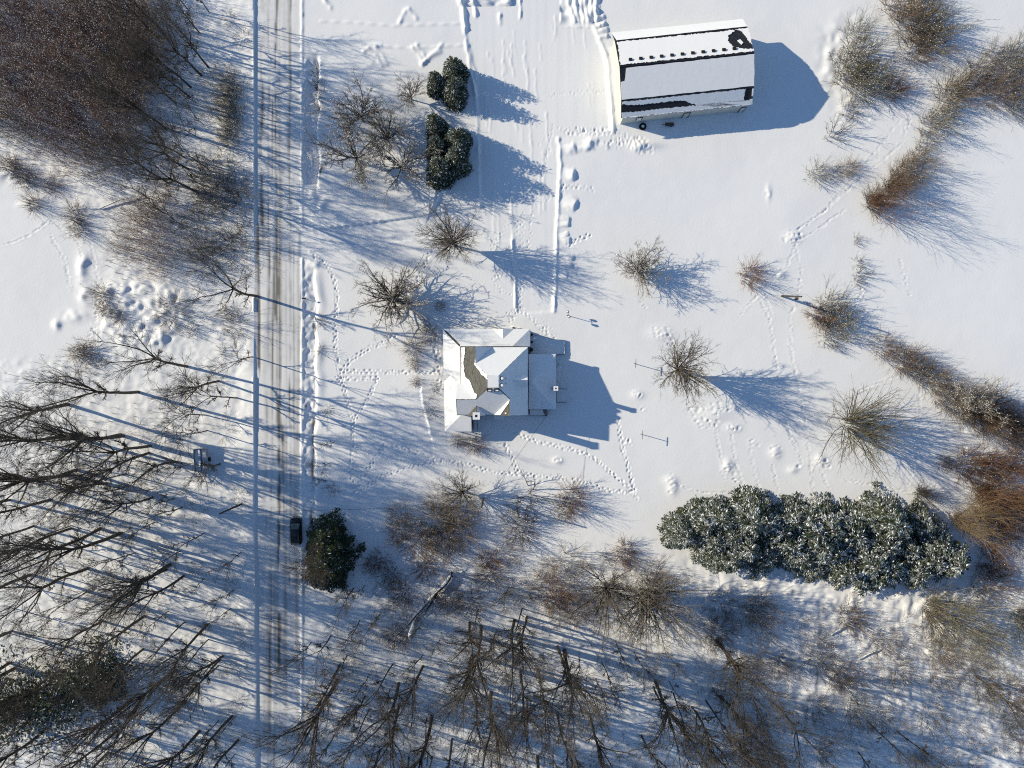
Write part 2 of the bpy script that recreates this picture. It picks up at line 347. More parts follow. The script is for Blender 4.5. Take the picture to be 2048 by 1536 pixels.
for p in [[(600, 82), (680, 80), (740, 92), (830, 97), (930, 90)], [(640, 42), (700, 45), (790, 52), (930, 47)]]:
    polyline(p, lambda d, a: 0.07 * np.exp(-(d / .2) ** 2) * (1 + .6 * np.sin(a * 3)))
polyline([(862, 423), (868, 410), (876, 398)], step_(0.45, 0.3, 1.1))
polyline([(843, 780), (846, 805), (858, 850), (862, 870)], step_(0.28, 0.25, 1.2))

# footprints and animal trails
def trail(pts, step=0.55, off=0.18, depth=0.12, rad=0.17, rim=0.03, jit=0.07, seed=0):
    r = np.random.default_rng(seed + int(pts[0][0] * 7 + pts[0][1])); P = [W(*p) for p in pts]; side = 1; carry = 0.0
    for A, B in zip(P[:-1], P[1:]):
        d = (B - A); L = d.length
        if L < 1e-6: continue
        d /= L; n = Vector((-d.y, d.x, 0)); t = carry
        while t < L:
            q = A + d * t + n * (off * side + r.normal(0, jit)); side = -side
            stamp(q.x, q.y, rad * r.uniform(.85, 1.2), depth * r.uniform(.35, 1.4), rim * r.uniform(.3, 1.5), d)
            t += step * r.uniform(.6, 1.45)
        carry = t - L
def stamp(x, y, rad, depth, rim, d=None):
    j0, j1 = np.searchsorted(xs, (x - rad * 3.2, x + rad * 3.2)); i0, i1 = np.searchsorted(ys, (y - rad * 3.2, y + rad * 3.2))
    if j0 < 1 or i0 < 1 or j1 >= NX or i1 >= NY: return
    dx = X[i0:i1, j0:j1] - x; dy = Y[i0:i1, j0:j1] - y
    if d is not None:
        u = dx * d.x + dy * d.y; v = -dx * d.y + dy * d.x; rr = (u / 1.35) ** 2 + v ** 2
    else: rr = dx * dx + dy * dy
    Z[i0:i1, j0:j1] += -depth * np.exp(-rr / rad ** 2) + rim * np.exp(-(np.sqrt(rr) - rad * 1.5) ** 2 / (rad * .5) ** 2)
MAN = dict(step=0.46, off=0.17, depth=0.155, rad=0.155, rim=0.025)
for p in [[(627, 512), (655, 530), (672, 570), (674, 610), (670, 660), (672, 710), (680, 755)], [(684, 742), (700, 720), (740, 695), (770, 685), (793, 668)], [(684, 742), (780, 744), (870, 745)], [(682, 757), (755, 757)], [(755, 757), (735, 800), (715, 832), (706, 850)],
          [(680, 757), (695, 800), (706, 850), (705, 900), (703, 955), (710, 985)], [(710, 985), (735, 940), (760, 905), (768, 892)], [(712, 988), (760, 955), (830, 930), (875, 922), (920, 925), (985, 945), (1035, 948), (1095, 953), (1160, 962), (1215, 980), (1265, 985), (1278, 1003)],
          [(768, 892), (800, 895), (850, 912), (890, 922)], [(1028, 867), (1080, 885), (1150, 900), (1190, 917), (1240, 960), (1272, 990)], [(1236, 840), (1245, 895), (1258, 940), (1270, 985)], [(1037, 948), (1022, 912), (1008, 888)],
          [(832, 568), (845, 540), (856, 515), (864, 498)], [(672, 757), (690, 757)], [(1118, 373), (1150, 374), (1188, 379)], [(1136, 492), (1160, 478), (1182, 468)]]:
    trail(p, **MAN); trail(p, **{**MAN, 'off': .22, 'rad': .14, 'depth': .08}, seed=5)
SM = dict(step=0.46, off=0.15, depth=0.09, rad=0.13, rim=0.02)
for p in [[(1035, 430), (1033, 480), (1036, 560), (1036, 615)], [(1045, 425), (1044, 500), (1042, 560), (1040, 618)], [(1063, 430), (1058, 500), (1045, 590)], [(1036, 615), (1020, 640), (1008, 655)], [(1040, 615), (1022, 645)], [(1036, 618), (1000, 635), (940, 645), (888, 660)], [(1044, 618), (1060, 635), (1075, 650), (1100, 672), (1112, 680)],
          [(1042, 622), (1075, 645), (1090, 655), (1100, 668)], [(1085, 640), (1100, 655), (1105, 672)], [(1025, 545), (990, 550), (987, 560), (1000, 580), (1022, 592)], [(980, 500), (1005, 465), (1012, 440)], [(985, 490), (965, 460)], [(1100, 190), (1160, 185), (1215, 182)], [(1060, 420), (1130, 380)], [(1080, 290), (1110, 260), (1150, 258), (1200, 270), (1255, 268)], [(1090, 340), (1100, 290), (1108, 250)], [(1075, 410), (1085, 350), (1095, 300)]]:
    trail(p, **SM)
PAW = dict(step=0.30, off=0.06, depth=0.09, rad=0.15, rim=0.03)
for p in [[(1585, 465), (1640, 430), (1700, 375), (1760, 325), (1800, 290), (1815, 240), (1850, 160), (1895, 80), (1905, -20)], [(1596, 458), (1650, 420), (1720, 340), (1745, 310), (1805, 235)], [(1790, 310), (1810, 270), (1822, 230)], [(1600, 480), (1690, 420)], [(1590, 485), (1602, 540), (1598, 580), (1580, 640), (1582, 700), (1598, 775), (1612, 850), (1620, 930), (1624, 985)],
          [(1590, 490), (1570, 540)], [(1520, 600), (1540, 640), (1552, 720), (1562, 800), (1580, 870), (1605, 930)], [(1515, 590), (1480, 630)], [(1530, 590), (1548, 640)], [(1640, 940), (1660, 980)], [(1460, 850), (1470, 920), (1490, 980)], [(1430, 850), (1450, 960)], [(1690, 960), (1770, 975), (1830, 985)], [(1720, 780), (1800, 750)], [(1330, 960), (1400, 985), (1470, 985)], [(1500, 900), (1520, 990)], [(1545, 930), (1560, 990)], [(1840, 780), (1840, 870), (1830, 930), (1815, 985)]]:
    trail(p, **PAW)
for p in [[(100, 470), (130, 520), (140, 580)], [(10, 490), (60, 470), (100, 440)], [(170, 700), (190, 640), (195, 560), (180, 480)], [(188, 700), (195, 600)], [(198, 690), (202, 560)], [(165, 520), (155, 480), (100, 440)], [(1800, 520), (1820, 590)]]:
    trail(p, **{**PAW, 'depth': .09})
def churn(px, py, rx, ry, n, d=0.16, seed=0):
    r = np.random.default_rng(seed + int(px + py))
    for k in range(n):
        a = r.uniform(0, 6.28); q = math.sqrt(r.random()); p = W(px + q * rx * math.cos(a), py + q * ry * math.sin(a))
        stamp(p.x, p.y, r.uniform(.14, .30), d * .62 * r.uniform(.5, 1.3), 0.03)
for c in [(1322, 665, 24, 12, 26), (1345, 685, 10, 8, 8), (1380, 820, 8, 10, 8), (1410, 835, 30, 22, 36), (1440, 815, 30, 10, 18), (1465, 855, 14, 9, 8), (1455, 935, 9, 13, 9), (1468, 960, 6, 18, 9), (1550, 900, 12, 14, 9), (1510, 885, 10, 10, 6), (1585, 475, 18, 14, 30), (1560, 548, 9, 9, 9), (1642, 920, 10, 14, 12), (1590, 935, 10, 6, 6), (1655, 930, 8, 12, 8),
          (1340, 955, 7, 8, 5), (1342, 975, 10, 12, 6), (1115, 922, 9, 7, 7), (1275, 790, 9, 8, 5), (1285, 815, 6, 5, 3), (1255, 890, 9, 14, 9), (1075, 965, 10, 6, 5), (1537, 382, 4, 14, 5), (1290, 612, 7, 4, 3), (1393, 596, 3, 4, 2), (1700, 235, 40, 12, 40), (1720, 660, 24, 18, 30), (1720, 560, 14, 60, 26), (1735, 640, 18, 22, 14), (1260, 285, 50, 12, 60), (1290, 300, 22, 8, 20), (1180, 262, 60, 8, 50), (1095, 690, 20, 24, 46), (1115, 740, 9, 30, 26), (878, 745, 8, 40, 36), (870, 690, 10, 40, 40)]:
    churn(*c)
for (a, b, rx, ry, h_) in [(1340, 960, 12, 8, .22), (1345, 975, 9, 14, .25), (1275, 790, 11, 8, .2), (1115, 922, 10, 7, .2), (1560, 550, 10, 8, .3), (1550, 905, 10, 12, .25), (1455, 930, 9, 12, .3), (1640, 920, 9, 10, .3), (1430, 830, 30, 18, .22), (1322, 668, 24, 14, .2), (1585, 475, 14, 10, .25), (1537, 385, 4, 14, .18), (1290, 290, 30, 8, .35), (1275, 295, 12, 8, .35), (1465, 855, 14, 8, .2), (1585, 940, 9, 7, .2)]:
    bump(a, b, rx, ry, h_)
# ground falls away flat under the far margin so the outer sheet meets it
edge = sstep(0, 3.0, np.minimum(XH - np.abs(X), YH - np.abs(Y))); Z *= edge
DIRT = np.clip(DIRT, 0, .86)

def gz(x, y):
    j = min(NX - 1, max(0, int(np.searchsorted(xs, x)))); i = min(NY - 1, max(0, int(np.searchsorted(ys, y))))
    return float(Z[i, j])
def G(px, py, dz=0.0):
    p = W(px, py); p.z = gz(p.x, p.y) + dz; return p

VID = np.arange(NX * NY).reshape(NY, NX)
quads = np.stack([VID[:-1, :-1], VID[:-1, 1:], VID[1:, 1:], VID[1:, :-1]], -1)
cpx = (PX[:-1, :-1] + PX[1:, 1:]) / 2; cpy = (PY[:-1, :-1] + PY[1:, 1:]) / 2
lane_c = lane[:-1, :-1] + 1.2; east_c = east[:-1, :-1]
is_road = (cpx > lane_c) & (cpx < east_c)
is_drive = pip(DRIVE, cpx, cpy) & ~is_road
is_west = (cpx <= lane_c)
def sheet(name, sel, label, cat):
    q = quads[sel]; u, inv = np.unique(q.ravel(), return_inverse=True)
    v = np.stack([X.ravel()[u], Y.ravel()[u], Z.ravel()[u]], 1)
    mb = MB(); mb.add(v, inv.reshape(-1, 4)); me = mb.mesh(name, "snow", True)
    at = me.attributes.new("dirt", 'FLOAT', 'POINT'); at.data.foreach_set("value", DIRT.ravel()[u].astype(np.float32))
    o = link(name, me); return tag(o, label, cat, kind="structure")
sheet("road", is_road, "straight snow-packed country road with dark tyre tracks", "road")
sheet("driveway", is_drive, "plowed snowy driveway from the road up to the barn", "driveway")
sheet("woodland_ground", is_west, "lumpy snow-covered woodland floor west of the road", "ground")
sheet("ground", ~(is_road | is_drive | is_west), "snow-covered yard and fields around the farmhouse", "ground")
mb = MB(); B = 2500
for (x0, x1, y0, y1) in [(-B, -XH, -B, B), (XH, B, -B, B), (-XH, XH, YH, B), (-XH, XH, -B, -YH)]:
    mb.add([(x0, y0, 0), (x1, y0, 0), (x1, y1, 0), (x0, y1, 0)], [(0, 1, 2, 3)])
tag(mb.obj("terrain", "snow"), "flat snow-covered land beyond the farm", "ground", kind="structure")

# ------------------------------------------------------------------ farmhouse
def rag(poly, step, amp, seed):
    r = random.Random(seed); out = []
    n = len(poly)
    for i in range(n):
        a, b = poly[i], poly[(i + 1) % n]; L = math.hypot(b[0] - a[0], b[1] - a[1]); k = max(1, int(L / step))
        for j in range(k):
            t = j / k; am = amp if 0 < j else amp * .3
            out.append((a[0] + (b[0] - a[0]) * t + r.uniform(-am, am), a[1] + (b[1] - a[1]) * t + r.uniform(-am, am)))
    return out
U = S / 5.486                     # metres per unit of the house plan
def hp(zx, zy, k):                # house plan unit -> world x, y for a roof seen at scale k
    return ((860 + zx / 5.486 - 1024) * S * k, (768 - 630 - zy / 5.486) * S * k)
house = thing("farmhouse", "two-storey farmhouse with hipped roof, wraparound porch and bare grey shingle patch", "house", (hp(700, 740, .95)[0], hp(700, 740, .95)[1], 0))
HO = Vector(house.location)
def hloc(p): return (p[0] - HO.x, p[1] - HO.y, p[2])
KM = 1 - 7.4 / H; ZD = 9.2; SL = 0.80
fW = lambda x, y: 635 - x
fN = lambda x, y: 668 - y
fE = lambda x, y: x - 755
fS = lambda x, y: y - 797
fNE = lambda x, y: 135 + (x - 500)
fSWn = lambda x, y: 128 + (925 - y)
fSw = lambda x, y: 123 + (878 - x)
fD = lambda x, y: 0
def rp3(poly, f, k=KM, up=0.0):
    return [hloc((*hp(x, y, k), ZD - SL * U * k * f(x, y) + up)) for x, y in poly]
ROOF = [("west", [(335, 345), (500, 345), (500, 533), (635, 668), (635, 797), (507, 925), (335, 753)], fW),
        ("nw", [(500, 345), (688, 345), (500, 533)], fNE),
        ("north", [(500, 533), (688, 345), (1078, 345), (755, 668), (635, 668)], fN),
        ("east", [(755, 668), (1078, 345), (1078, 1105), (878, 1105), (878, 920), (755, 797)], fE),
        ("sw", [(878, 920), (878, 1105), (693, 1105)], fSw),
        ("south", [(635, 797), (755, 797), (878, 920), (693, 1105), (285, 1105), (285, 925), (507, 925)], fS),
        ("swn", [(285, 925), (507, 925), (335, 753), (285, 753)], fSWn),
        ("deck", [(635, 668), (755, 668), (755, 797), (635, 797)], fD)]
mb = MB()
for nme, poly, f in ROOF: mb.prism(rp3(poly, f), 0.22)
roof = mb.obj("roof", "shingle", house)
SNOW = [(ROOF[1][1], fNE), (ROOF[2][1], fN), (ROOF[3][1], fE), (ROOF[7][1], fD), (ROOF[6][1], fSWn),
        ([(335, 345), (372, 347), (380, 400), (360, 500), (368, 600), (385, 680), (430, 715), (450, 760), (465, 800), (490, 855), (520, 876), (503, 921), (335, 753)], fW),
        ([(500, 470), (500, 533), (635, 668), (632, 715), (605, 680), (560, 650), (545, 615), (488, 545), (490, 490)], fW),
        ([(645, 802), (745, 802), (876, 925), (700, 1100), (290, 1100), (290, 932), (505, 930), (560, 880)], fS),
        ([(876, 925), (868, 960), (770, 1100), (700, 1100)], fSw), ([(820, 1070), (840, 1075), (835, 1088), (822, 1085)], fSw)]
mb = MB()
for i, (poly, f) in enumerate(SNOW):
    cx = sum(p[0] for p in poly) / len(poly); cy = sum(p[1] for p in poly) / len(poly)
    pl = [(cx + (x - cx) * .992, cy + (y - cy) * .992) for x, y in poly]
    mb.prism(rp3(rag(pl, 9 if i in (5, 6) else 14, 4.5 if i in (5, 6) else 1.6, i), f, up=0.13 if i != 7 else 0.09), 0.12)
mb.obj("roof_snow", "roofsnow", house)
# dormer gables on the south and east slopes, chimney cricket
mb = MB(); ms = MB()
def gable(a, b, hw, zr, ze, k, snow=True, mbx=None, msx=None, end=True):
    """a = outer end of ridge, b = inner end; hw half width (plan units)"""
    ax, ay = a; bx, by = b; L = math.hypot(bx - ax, by - ay); nx, ny = -(by - ay) / L, (bx - ax) / L
    P = lambda x, y, z: hloc((*hp(x, y, k), z))
    for s_ in (1, -1):
        tri = [P(ax, ay, zr), P(ax + nx * hw * s_, ay + ny * hw * s_, ze), P(bx, by, zr)]
        mbx.prism(tri, 0.15)
        if snow: msx.prism(tri, 0.10, up=0.11)
zS = lambda y: ZD - SL * U * KM * (y - 797)
gable((508, 1112), (508, 985), 110, zS(985) - .02, zS(1108), KM, False, mb, ms)
msl = MB(); msl.prism([hloc((*hp(512, 1000, KM), zS(985) + .08)), hloc((*hp(514, 1108, KM), zS(985) + .06)), hloc((*hp(610, 1108, KM), zS(1108) + .1))], 0.1)
msl.obj("dormer_snow", "roofsnow", house)
zE = lambda x: ZD - SL * U * KM * (x - 755)
gable((1070, 712), (905, 712), 85, zE(905) + .05, zE(1070), KM, True, mb, ms)
mb.obj("dormer_roof", "shingle", house); ms.obj("dormer_snow", "roofsnow", house)
# walls with gable ends
mb = MB()
ring = [((345, 353), fW), ((500, 353), fW), ((688, 353), fNE), ((1068, 353), fN), ((1068, 1095), fE), ((878, 1095), fE), ((693, 1095), fSw), ((295, 1095), fS), ((295, 925), fS), ((295, 763), fSWn), ((345, 763), fW)]
n = len(ring)
top = [hloc((*hp(*p, KM), ZD - SL * U * KM * f(*p) - 0.2)) for p, f in ring]; bot = [(x, y, -0.3) for x, y, z in top]
mb.add(top + bot, [(n + i, n + (i + 1) % n, (i + 1) % n, i) for i in range(n)])
mb.obj("wall", "wall", house)
# porch roof
KP = 1 - 3.3 / H
def pz(x, y, inner=(345, 350, 905, 1085)):
    d = min(x - 140 if y < 1281 else 1e9, y - 150, 1100 - x, 1280 - y); return 2.95 + 0.0048 * min(max(d, 0), 200)
PORCH = [[(140, 150), (1100, 150), (905, 345), (335, 345)], [(1100, 150), (1100, 345), (905, 345)], [(140, 150), (335, 345), (345, 1095), (160, 1280)], [(160, 1280), (345, 1095), (455, 1095), (455, 1280)]]
zz = {(140, 150): 2.95, (1100, 150): 2.95, (905, 345): 3.9, (335, 345): 3.9, (1100, 345): 2.97, (345, 1095): 3.9, (160, 1280): 2.95, (455, 1095): 3.9, (455, 1280): 2.95}
mb = MB(); ms = MB()
for i, poly in enumerate(PORCH):
    p3 = [hloc((*hp(x, y, KP), zz[(x, y)])) for x, y in poly]
    mb.prism(p3, 0.18)
    if i == 2:   # snow pulled back from the north-west hip so the dark valley metal shows
        p3 = [hloc((*hp(x, y, KP), z)) for x, y, z in [(140, 150, 2.95), (180, 205, 3.17), (322, 345, 3.88), (335, 345, 3.9), (345, 1095, 3.9), (160, 1280, 2.95)]]
    if i == 0:
        p3 = [hloc((*hp(x, y, KP), z)) for x, y, z in [(140, 150, 2.95), (1100, 150, 2.95), (905, 345, 3.9), (335, 345, 3.9), (330, 325, 3.8), (200, 190, 3.14)]]
    ms.prism(p3, 0.14, up=0.15)
gable((800, 152), (800, 300), 112, 3.55, 3.04, KP, True, mb, ms); gable((150, 655), (300, 655), 60, 3.4, 3.1, KP, True, mb, ms)
pr = mb.obj("porch_roof", "shingle", house); ms.obj("porch_snow", "roofsnow", house)
mb = MB()
fl = [(150, 160), (1090, 160), (1090, 350), (345, 350), (345, 1090), (450, 1090), (450, 1270), (170, 1270)]
mb.prism([hloc((*hp(x, y, KP), 0.75)) for x, y in fl], 0.9); mb.obj("porch_floor", "deckw", house)
col_pts = [(165, 172)] + [(165 + 152 * i, 172) for i in range(1, 7)] + [(168 + i * 2, 172 + 155 * i) for i in range(1, 7)] + [(178, 1258), (310, 1262), (440, 1262)]
cm = MB(); cm.tube([(0, 0, 0.72), (0, 0, 0.9), (0, 0, 2.65), (0, 0, 2.8)], [.14, .1, .08, .13], 8); cme = cm.mesh("porch_post", "trim")
for x, y in col_pts:
    q = hp(x, y, KP); o = link("porch_post", cme, house); o.location = (q[0] - HO.x, q[1] - HO.y, 0)
# east single-storey wing with half-hip roof
KA = 1 - 3.8 / H
A_ = {(1082, 430): 3.4, (1385, 430): 3.3, (1385, 1035): 3.3, (1082, 1035): 3.4, (1082, 738): 5.1, (1105, 738): 5.1}
mb = MB(); ms = MB(); mw = MB()
for poly in [[(1082, 430), (1385, 430), (1105, 738), (1082, 738)], [(1385, 430), (1385, 1035), (1105, 738)], [(1082, 738), (1105, 738), (1385, 1035), (1082, 1035)]]:
    p3 = [hloc((*hp(x, y, KA), A_[(x, y)])) for x, y in poly]; mb.prism(p3, 0.2); ms.prism(p3, 0.12, up=0.13)
wr = mb.obj("wing_roof", "shingle", house); ms.obj("wing_snow", "roofsnow", house)
mw.prism([hloc((*hp(x, y, KA), 3.15)) for x, y in [(1060, 440), (1376, 440), (1376, 1026), (1060, 1026)]], 3.4); mw.obj("wing_wall", "wall", house)
# chimneys
def chimney(zx, zy, z0, z1, w, k):
    q = hp(zx, zy, k); mb = MB(); x, y = q[0] - HO.x, q[1] - HO.y
    mb.box(x - w * .42, x + w * .42, y - w * .42, y + w * .42, z0, z1 - .12); o = mb.obj("chimney", "brick", house)
    m2 = MB(); t = w * .5; m2.box(x - t, x + t, y - t, y + t, z1 - .12, z1)
    m2.box(x - t, x + t, y + t * .35, y + t, z1, z1 + .1); m2.box(x - t, x + t, y - t, y - t * .35, z1, z1 + .1); m2.box(x - t, x - t * .35, y - t * .35, y + t * .35, z1, z1 + .1); m2.box(x + t * .35, x + t, y - t * .35, y + t * .35, z1, z1 + .1)
    m2.obj("chimney_cap", "roofsnow", o)
    m3 = MB(); m3.box(x - t * .33, x + t * .33, y - t * .33, y + t * .33, z1, z1 + .05); m3.obj("flue", "dark", o)
chimney(508, 1108, 0, 9.2, 1.15, 1 - 9.2 / H); chimney(1381, 806, 0, 6.3, 0.75, 1 - 6.3 / H)
# roof vents and skylights
for (zx, zy, f) in [(655, 822, fS), (733, 822, fS)]:
    z = ZD - SL * U * KM * f(zx, zy); q = hp(zx, zy, KM); x, y = q[0] - HO.x, q[1] - HO.y; mb = MB(); mb.box(x - .38, x + .38, y - .26, y + .26, z, z + .3); o = mb.obj("roof_vent", "dark", house)
    mb = MB(); mb.box(x - .16, x + .3, y - .18, y + .02, z + .3, z + .38); mb.obj("vent_snow", "roofsnow", o)
for (zx, zy) in [(790, 697), (788, 772)]:
    z = ZD - SL * U * KM * fE(zx, zy); q = hp(zx, zy, KM); x, y = q[0] - HO.x, q[1] - HO.y
    mb = MB(); mb.tube([(x, y, z), (x, y, z + .42)], .32, 10); o = mb.obj("vent_stack", "dark", house)
    mb = MB(); mb.tube([(x + .08, y, z + .42), (x + .08, y, z + .5)], [.24, .18], 9); mb.obj("stack_snow", "roofsnow", o)
for (zx, zy) in [(840, 695), (842, 748)]:
    z = ZD - SL * U * KM * fE(zx, zy) + .1; q = hp(zx, zy, KM); mb = MB(); mb.tube([(q[0] - HO.x, q[1] - HO.y, z), (q[0] - HO.x, q[1] - HO.y, z + .3)], .1, 7); mb.obj("vent_pipe", "trim", house)
# windows on the visible walls
def window(x, y, z, ax, w=0.9, h=1.5):
    mb = MB(); t = .06
    if ax == 'x': mb.box(x - w / 2, x + w / 2, y - t, y + t, z, z + h)
    else: mb.box(x - t, x + t, y - w / 2, y + w / 2, z, z + h)
    o = mb.obj("window", "trim", house); mb = MB(); t = .075; w -= .2; z += .1; h -= .2
    if ax == 'x': mb.box(x - w / 2, x + w / 2, y - t, y + t, z, z + h)
    else: mb.box(x - t, x + t, y - w / 2, y + w / 2, z, z + h)
    mb.obj("pane", "glass", o)
for zx in (420, 590, 800, 950):
    q = hp(zx, 353, KM); window(q[0] - HO.x, q[1] - HO.y, 4.1 if zx != 590 else 4.0, 'x', h=1.2)
for zx in (620, 760, 990):
    q = hp(zx, 1095, KM); window(q[0] - HO.x, q[1] - HO.y, 3.9, 'x', h=1.3); window(q[0] - HO.x, q[1] - HO.y, 1.0, 'x')
for zy in (450, 600): q = hp(345, zy, KM); window(q[0] - HO.x, q[1] - HO.y, 4.0, 'y', h=1.2)
for zy in (860, 1010): q = hp(295, zy, KM); window(q[0] - HO.x, q[1] - HO.y, 4.0, 'y', h=1.2)
for zy in (540, 900): q = hp(1376, zy, KA); window(q[0] - HO.x, q[1] - HO.y, 1.1, 'y')
# south bay, side stairs, decks
mb = MB(); mb.prism([hloc((*hp(x, y, KA), 3.0)) for x, y in [(700, 1096), (812, 1096), (800, 1140), (715, 1140)]], 3.0); mb.obj("bay", "wall", house)
mb = MB(); mb.prism([hloc((*hp(x, y, KA), 3.1)) for x, y in [(692, 1096), (820, 1096), (806, 1147), (708, 1147)]], 0.1); mb.obj("bay_roof", "roofsnow", house)
def steps(x0, x1, y0, y1, nst, ztop, axis, name="step"):
    for i in range(nst):
        t0, t1 = i / nst, (i + 1) / nst; z = ztop * (1 - (i + .5) / nst)
        if axis == 'y': pl = [(x0, y0 + (y1 - y0) * t0), (x1, y0 + (y1 - y0) * t0), (x1, y0 + (y1 - y0) * t1), (x0, y0 + (y1 - y0) * t1)]
        else: pl = [(x0 + (x1 - x0) * t0, y0), (x0 + (x1 - x0) * t1, y0), (x0 + (x1 - x0) * t1, y1), (x0 + (x1 - x0) * t0, y1)]
        mb = MB(); mb.prism([hloc((*hp(x, y, .99), z)) for x, y in pl], z + .2); mb.obj(name, "roofsnow", house)
steps(770, 905, 150, 118, 4, .7, 'y'); steps(1392, 1505, 815, 952, 5, .8, 'x')
for (a, b, c, d) in [((705, 125), (772, 146), .95, .3), ((905, 125), (985, 145), .95, .3)]:
    mb = MB(); q0 = hp(*a, .99); q1 = hp(*b, .99); mb.prism([hloc((q0[0], q0[1], .55)), hloc((q1[0], q1[1], .9)), hloc((q1[0], q1[1] + .18, .9)), hloc((q0[0], q0[1] + .2, .55))], .7); mb.obj("stair_wall", "trim", house)
def rail(pts, zs, name="railing", m="wood"):
    mb = MB(); P = [hloc((*hp(x, y, .99), z)) for (x, y), z in zip(pts, zs)]
    for a, b in zip(P[:-1], P[1:]):
        mb.tube([(a[0], a[1], a[2] + .9), (b[0], b[1], b[2] + .9)], .045, 5)
        L = math.dist(a, b); k = max(2, int(L / .35))
        for i in range(k + 1):
            t = i / k; x, y, z = [a[j] + (b[j] - a[j]) * t for j in range(3)]; mb.tube([(x, y, z - .1), (x, y, z + .9)], .03, 4)
    mb.obj(name, m, house)
rail([(1392, 808), (1508, 812)], [.8, .1]); rail([(1392, 960), (1508, 956)], [.8, .1]); rail([(470, 1135), (472, 1275)], [.7, .1]); rail([(520, 1135), (522, 1275)], [.7, .1])
mb = MB(); mb.prism([hloc((*hp(x, y, .99), .7)) for x, y in [(460, 1098), (548, 1098), (545, 1150), (460, 1150)]], .7); mb.obj("side_stoop", "deckw", house)
steps(474, 520, 1150, 1275, 6, .65, 'y')
mb = MB(); mb.prism([hloc((*hp(x, y, .985), .55)) for x, y in [(1090, 1030), (1285, 1030), (1285, 1108), (1090, 1108)]], .7); mb.obj("back_stoop", "deckw", house)
mb = MB(); mb.prism([hloc((*hp(x, y, .985), .68)) for x, y in [(1100, 1040), (1240, 1040), (1250, 1080), (1270, 1104), (1095, 1104)]], .12); mb.obj("stoop_snow", "roofsnow", house)
rail([(1285, 1040), (1285, 1105), (1245, 1106)], [.55, .55, .55])
mb = MB(); mb.prism([hloc((*hp(x, y, .99), .22)) for x, y in [(1100, 200), (1330, 260), (1480, 270), (1490, 430), (1390, 430), (1385, 600), (1100, 440)]], .7); dk = mb.obj("back_deck", "deckw", house)
mb = MB(); mb.prism([hloc((*hp(x, y, .99), .36)) for x, y in rag([(1104, 204), (1330, 264), (1476, 274), (1484, 426), (1384, 426), (1380, 590), (1104, 436)], 25, 3, 5)], .135); mb.obj("deck_snow", "roofsnow", dk)
for i, (zx, zy, r_, h_) in enumerate([(1115, 212, .25, 1.1), (1118, 295, .2, .8), (1110, 380, .33, 1.0)]):
    q = hp(zx, zy, .99); mb = MB(); mb.tube([(0, 0, 0), (0, 0, .1), (0, 0, h_ * .6), (0, 0, h_)], [r_ * .7, r_, r_ * 1.1, r_ * .9], 9); o = mb.obj("planter", "dark"); o.location = (q[0], q[1], .36)
    tag(o, ["dark round pot by the north-east corner of the farmhouse roof", "small dark pot on the shaded deck just below the corner pot", "dark pot on the deck beside the farmhouse's east eave"][i], "pot", "pots on the back deck")

# ------------------------------------------------------------------ barn
def bp(r, p, z): return ((r * .995 + p * .104) * S, -(-r * .104 + p * .995) * S, z)
bc = bp(392, -574, 0); barn = thing("barn", "long gambrel barn with snowy roof, dark bare patches and cream siding", "barn", (bc[0], bc[1], 0)); BO = Vector(barn.location)
def bl(r, p, z): q = bp(r, p, z); return (q[0] - BO.x, q[1] - BO.y, q[2])
RW, RE = 264, 519
PR = [(-657, 3.55), (-631, 5.35), (-574, 7.0), (-516, 5.35), (-491, 3.7)]
def bz(p):
    return float(np.interp(p, [a for a, _ in PR], [b for _, b in PR]))
mb = MB()
for (a, za), (b, zb) in zip(PR[:-1], PR[1:]): mb.prism([bl(RW, a, za), bl(RE, a, za), bl(RE, b, zb), bl(RW, b, zb)], .15)
mb.obj("roof", "metal", barn)
mb = MB()
inn = [(-650, 0)] + [(p, z - .18) for p, z in [(-650, bz(-650)), (-631, 5.35), (-574, 7.0), (-516, 5.35), (-494, bz(-494))]] + [(-494, 0)]
n = len(inn); va = [bl(RW + 5, p, z) for p, z in inn] + [bl(RE - 5, p, z) for p, z in inn]
mb.add(va, [tuple(range(n)), tuple(range(2 * n - 1, n - 1, -1))] + [(i, n + i, n + (i + 1) % n, (i + 1) % n) for i in range(n)])
mb.obj("wall", "barnwall", barn)
def bsnow(poly, seed, up=.14, step=6, amp=.7):
    """poly in (r, p); rests on the roof plane"""
    mb = MB(); mb.prism([bl(r, p, bz(p)) for r, p in rag(poly, step, amp, seed)], .13, up=up); return mb
parts = [
    [(RW - 1, -658), (RE, -658), (RE, -634), (RW + 4, -633)],
    [(RW + 4, -629), (RE - 44, -628), (RE - 30, -629), (RE - 26, -626), (RE - 40, -618), (RE - 44, -605), (RE - 38, -592), (RE - 24, -586), (RE - 12, -583), (RE, -582), (RE, -577), (RW + 2, -577)],
    [(RE - 26, -629), (RE, -629), (RE, -592), (RE - 4, -600), (RE - 12, -622), (RE - 20, -627)],
    [(RE - 26, -604), (RE - 20, -606), (RE - 16, -598), (RE - 20, -594)],
    [(RW + 12, -570), (RE, -571), (RE, -518), (RW + 1, -518), (RW + 1, -548), (RW + 8, -549), (RW + 10, -556)],
    [(RW + 2, -514.5), (RE - 16, -514.5), (RE - 18, -502), (RE - 16, -491), (RW + 190, -492), (RW + 150, -497), (RW + 120, -507), (RW + 108, -508), (RW + 80, -508), (RW + 30, -508), (RW + 2, -511)],
    [(RW + 1, -499), (RW + 30, -497.5), (RW + 80, -498), (RW + 120, -498), (RW + 150, -498), (RW + 190, -499), (RE - 30, -498), (RE - 8, -497), (RE, -499), (RE, -490.5), (RW + 1, -490.5)],
    [(RE - 3, -514), (RE, -514), (RE, -503), (RE - 2, -503)],
]
mb = MB()
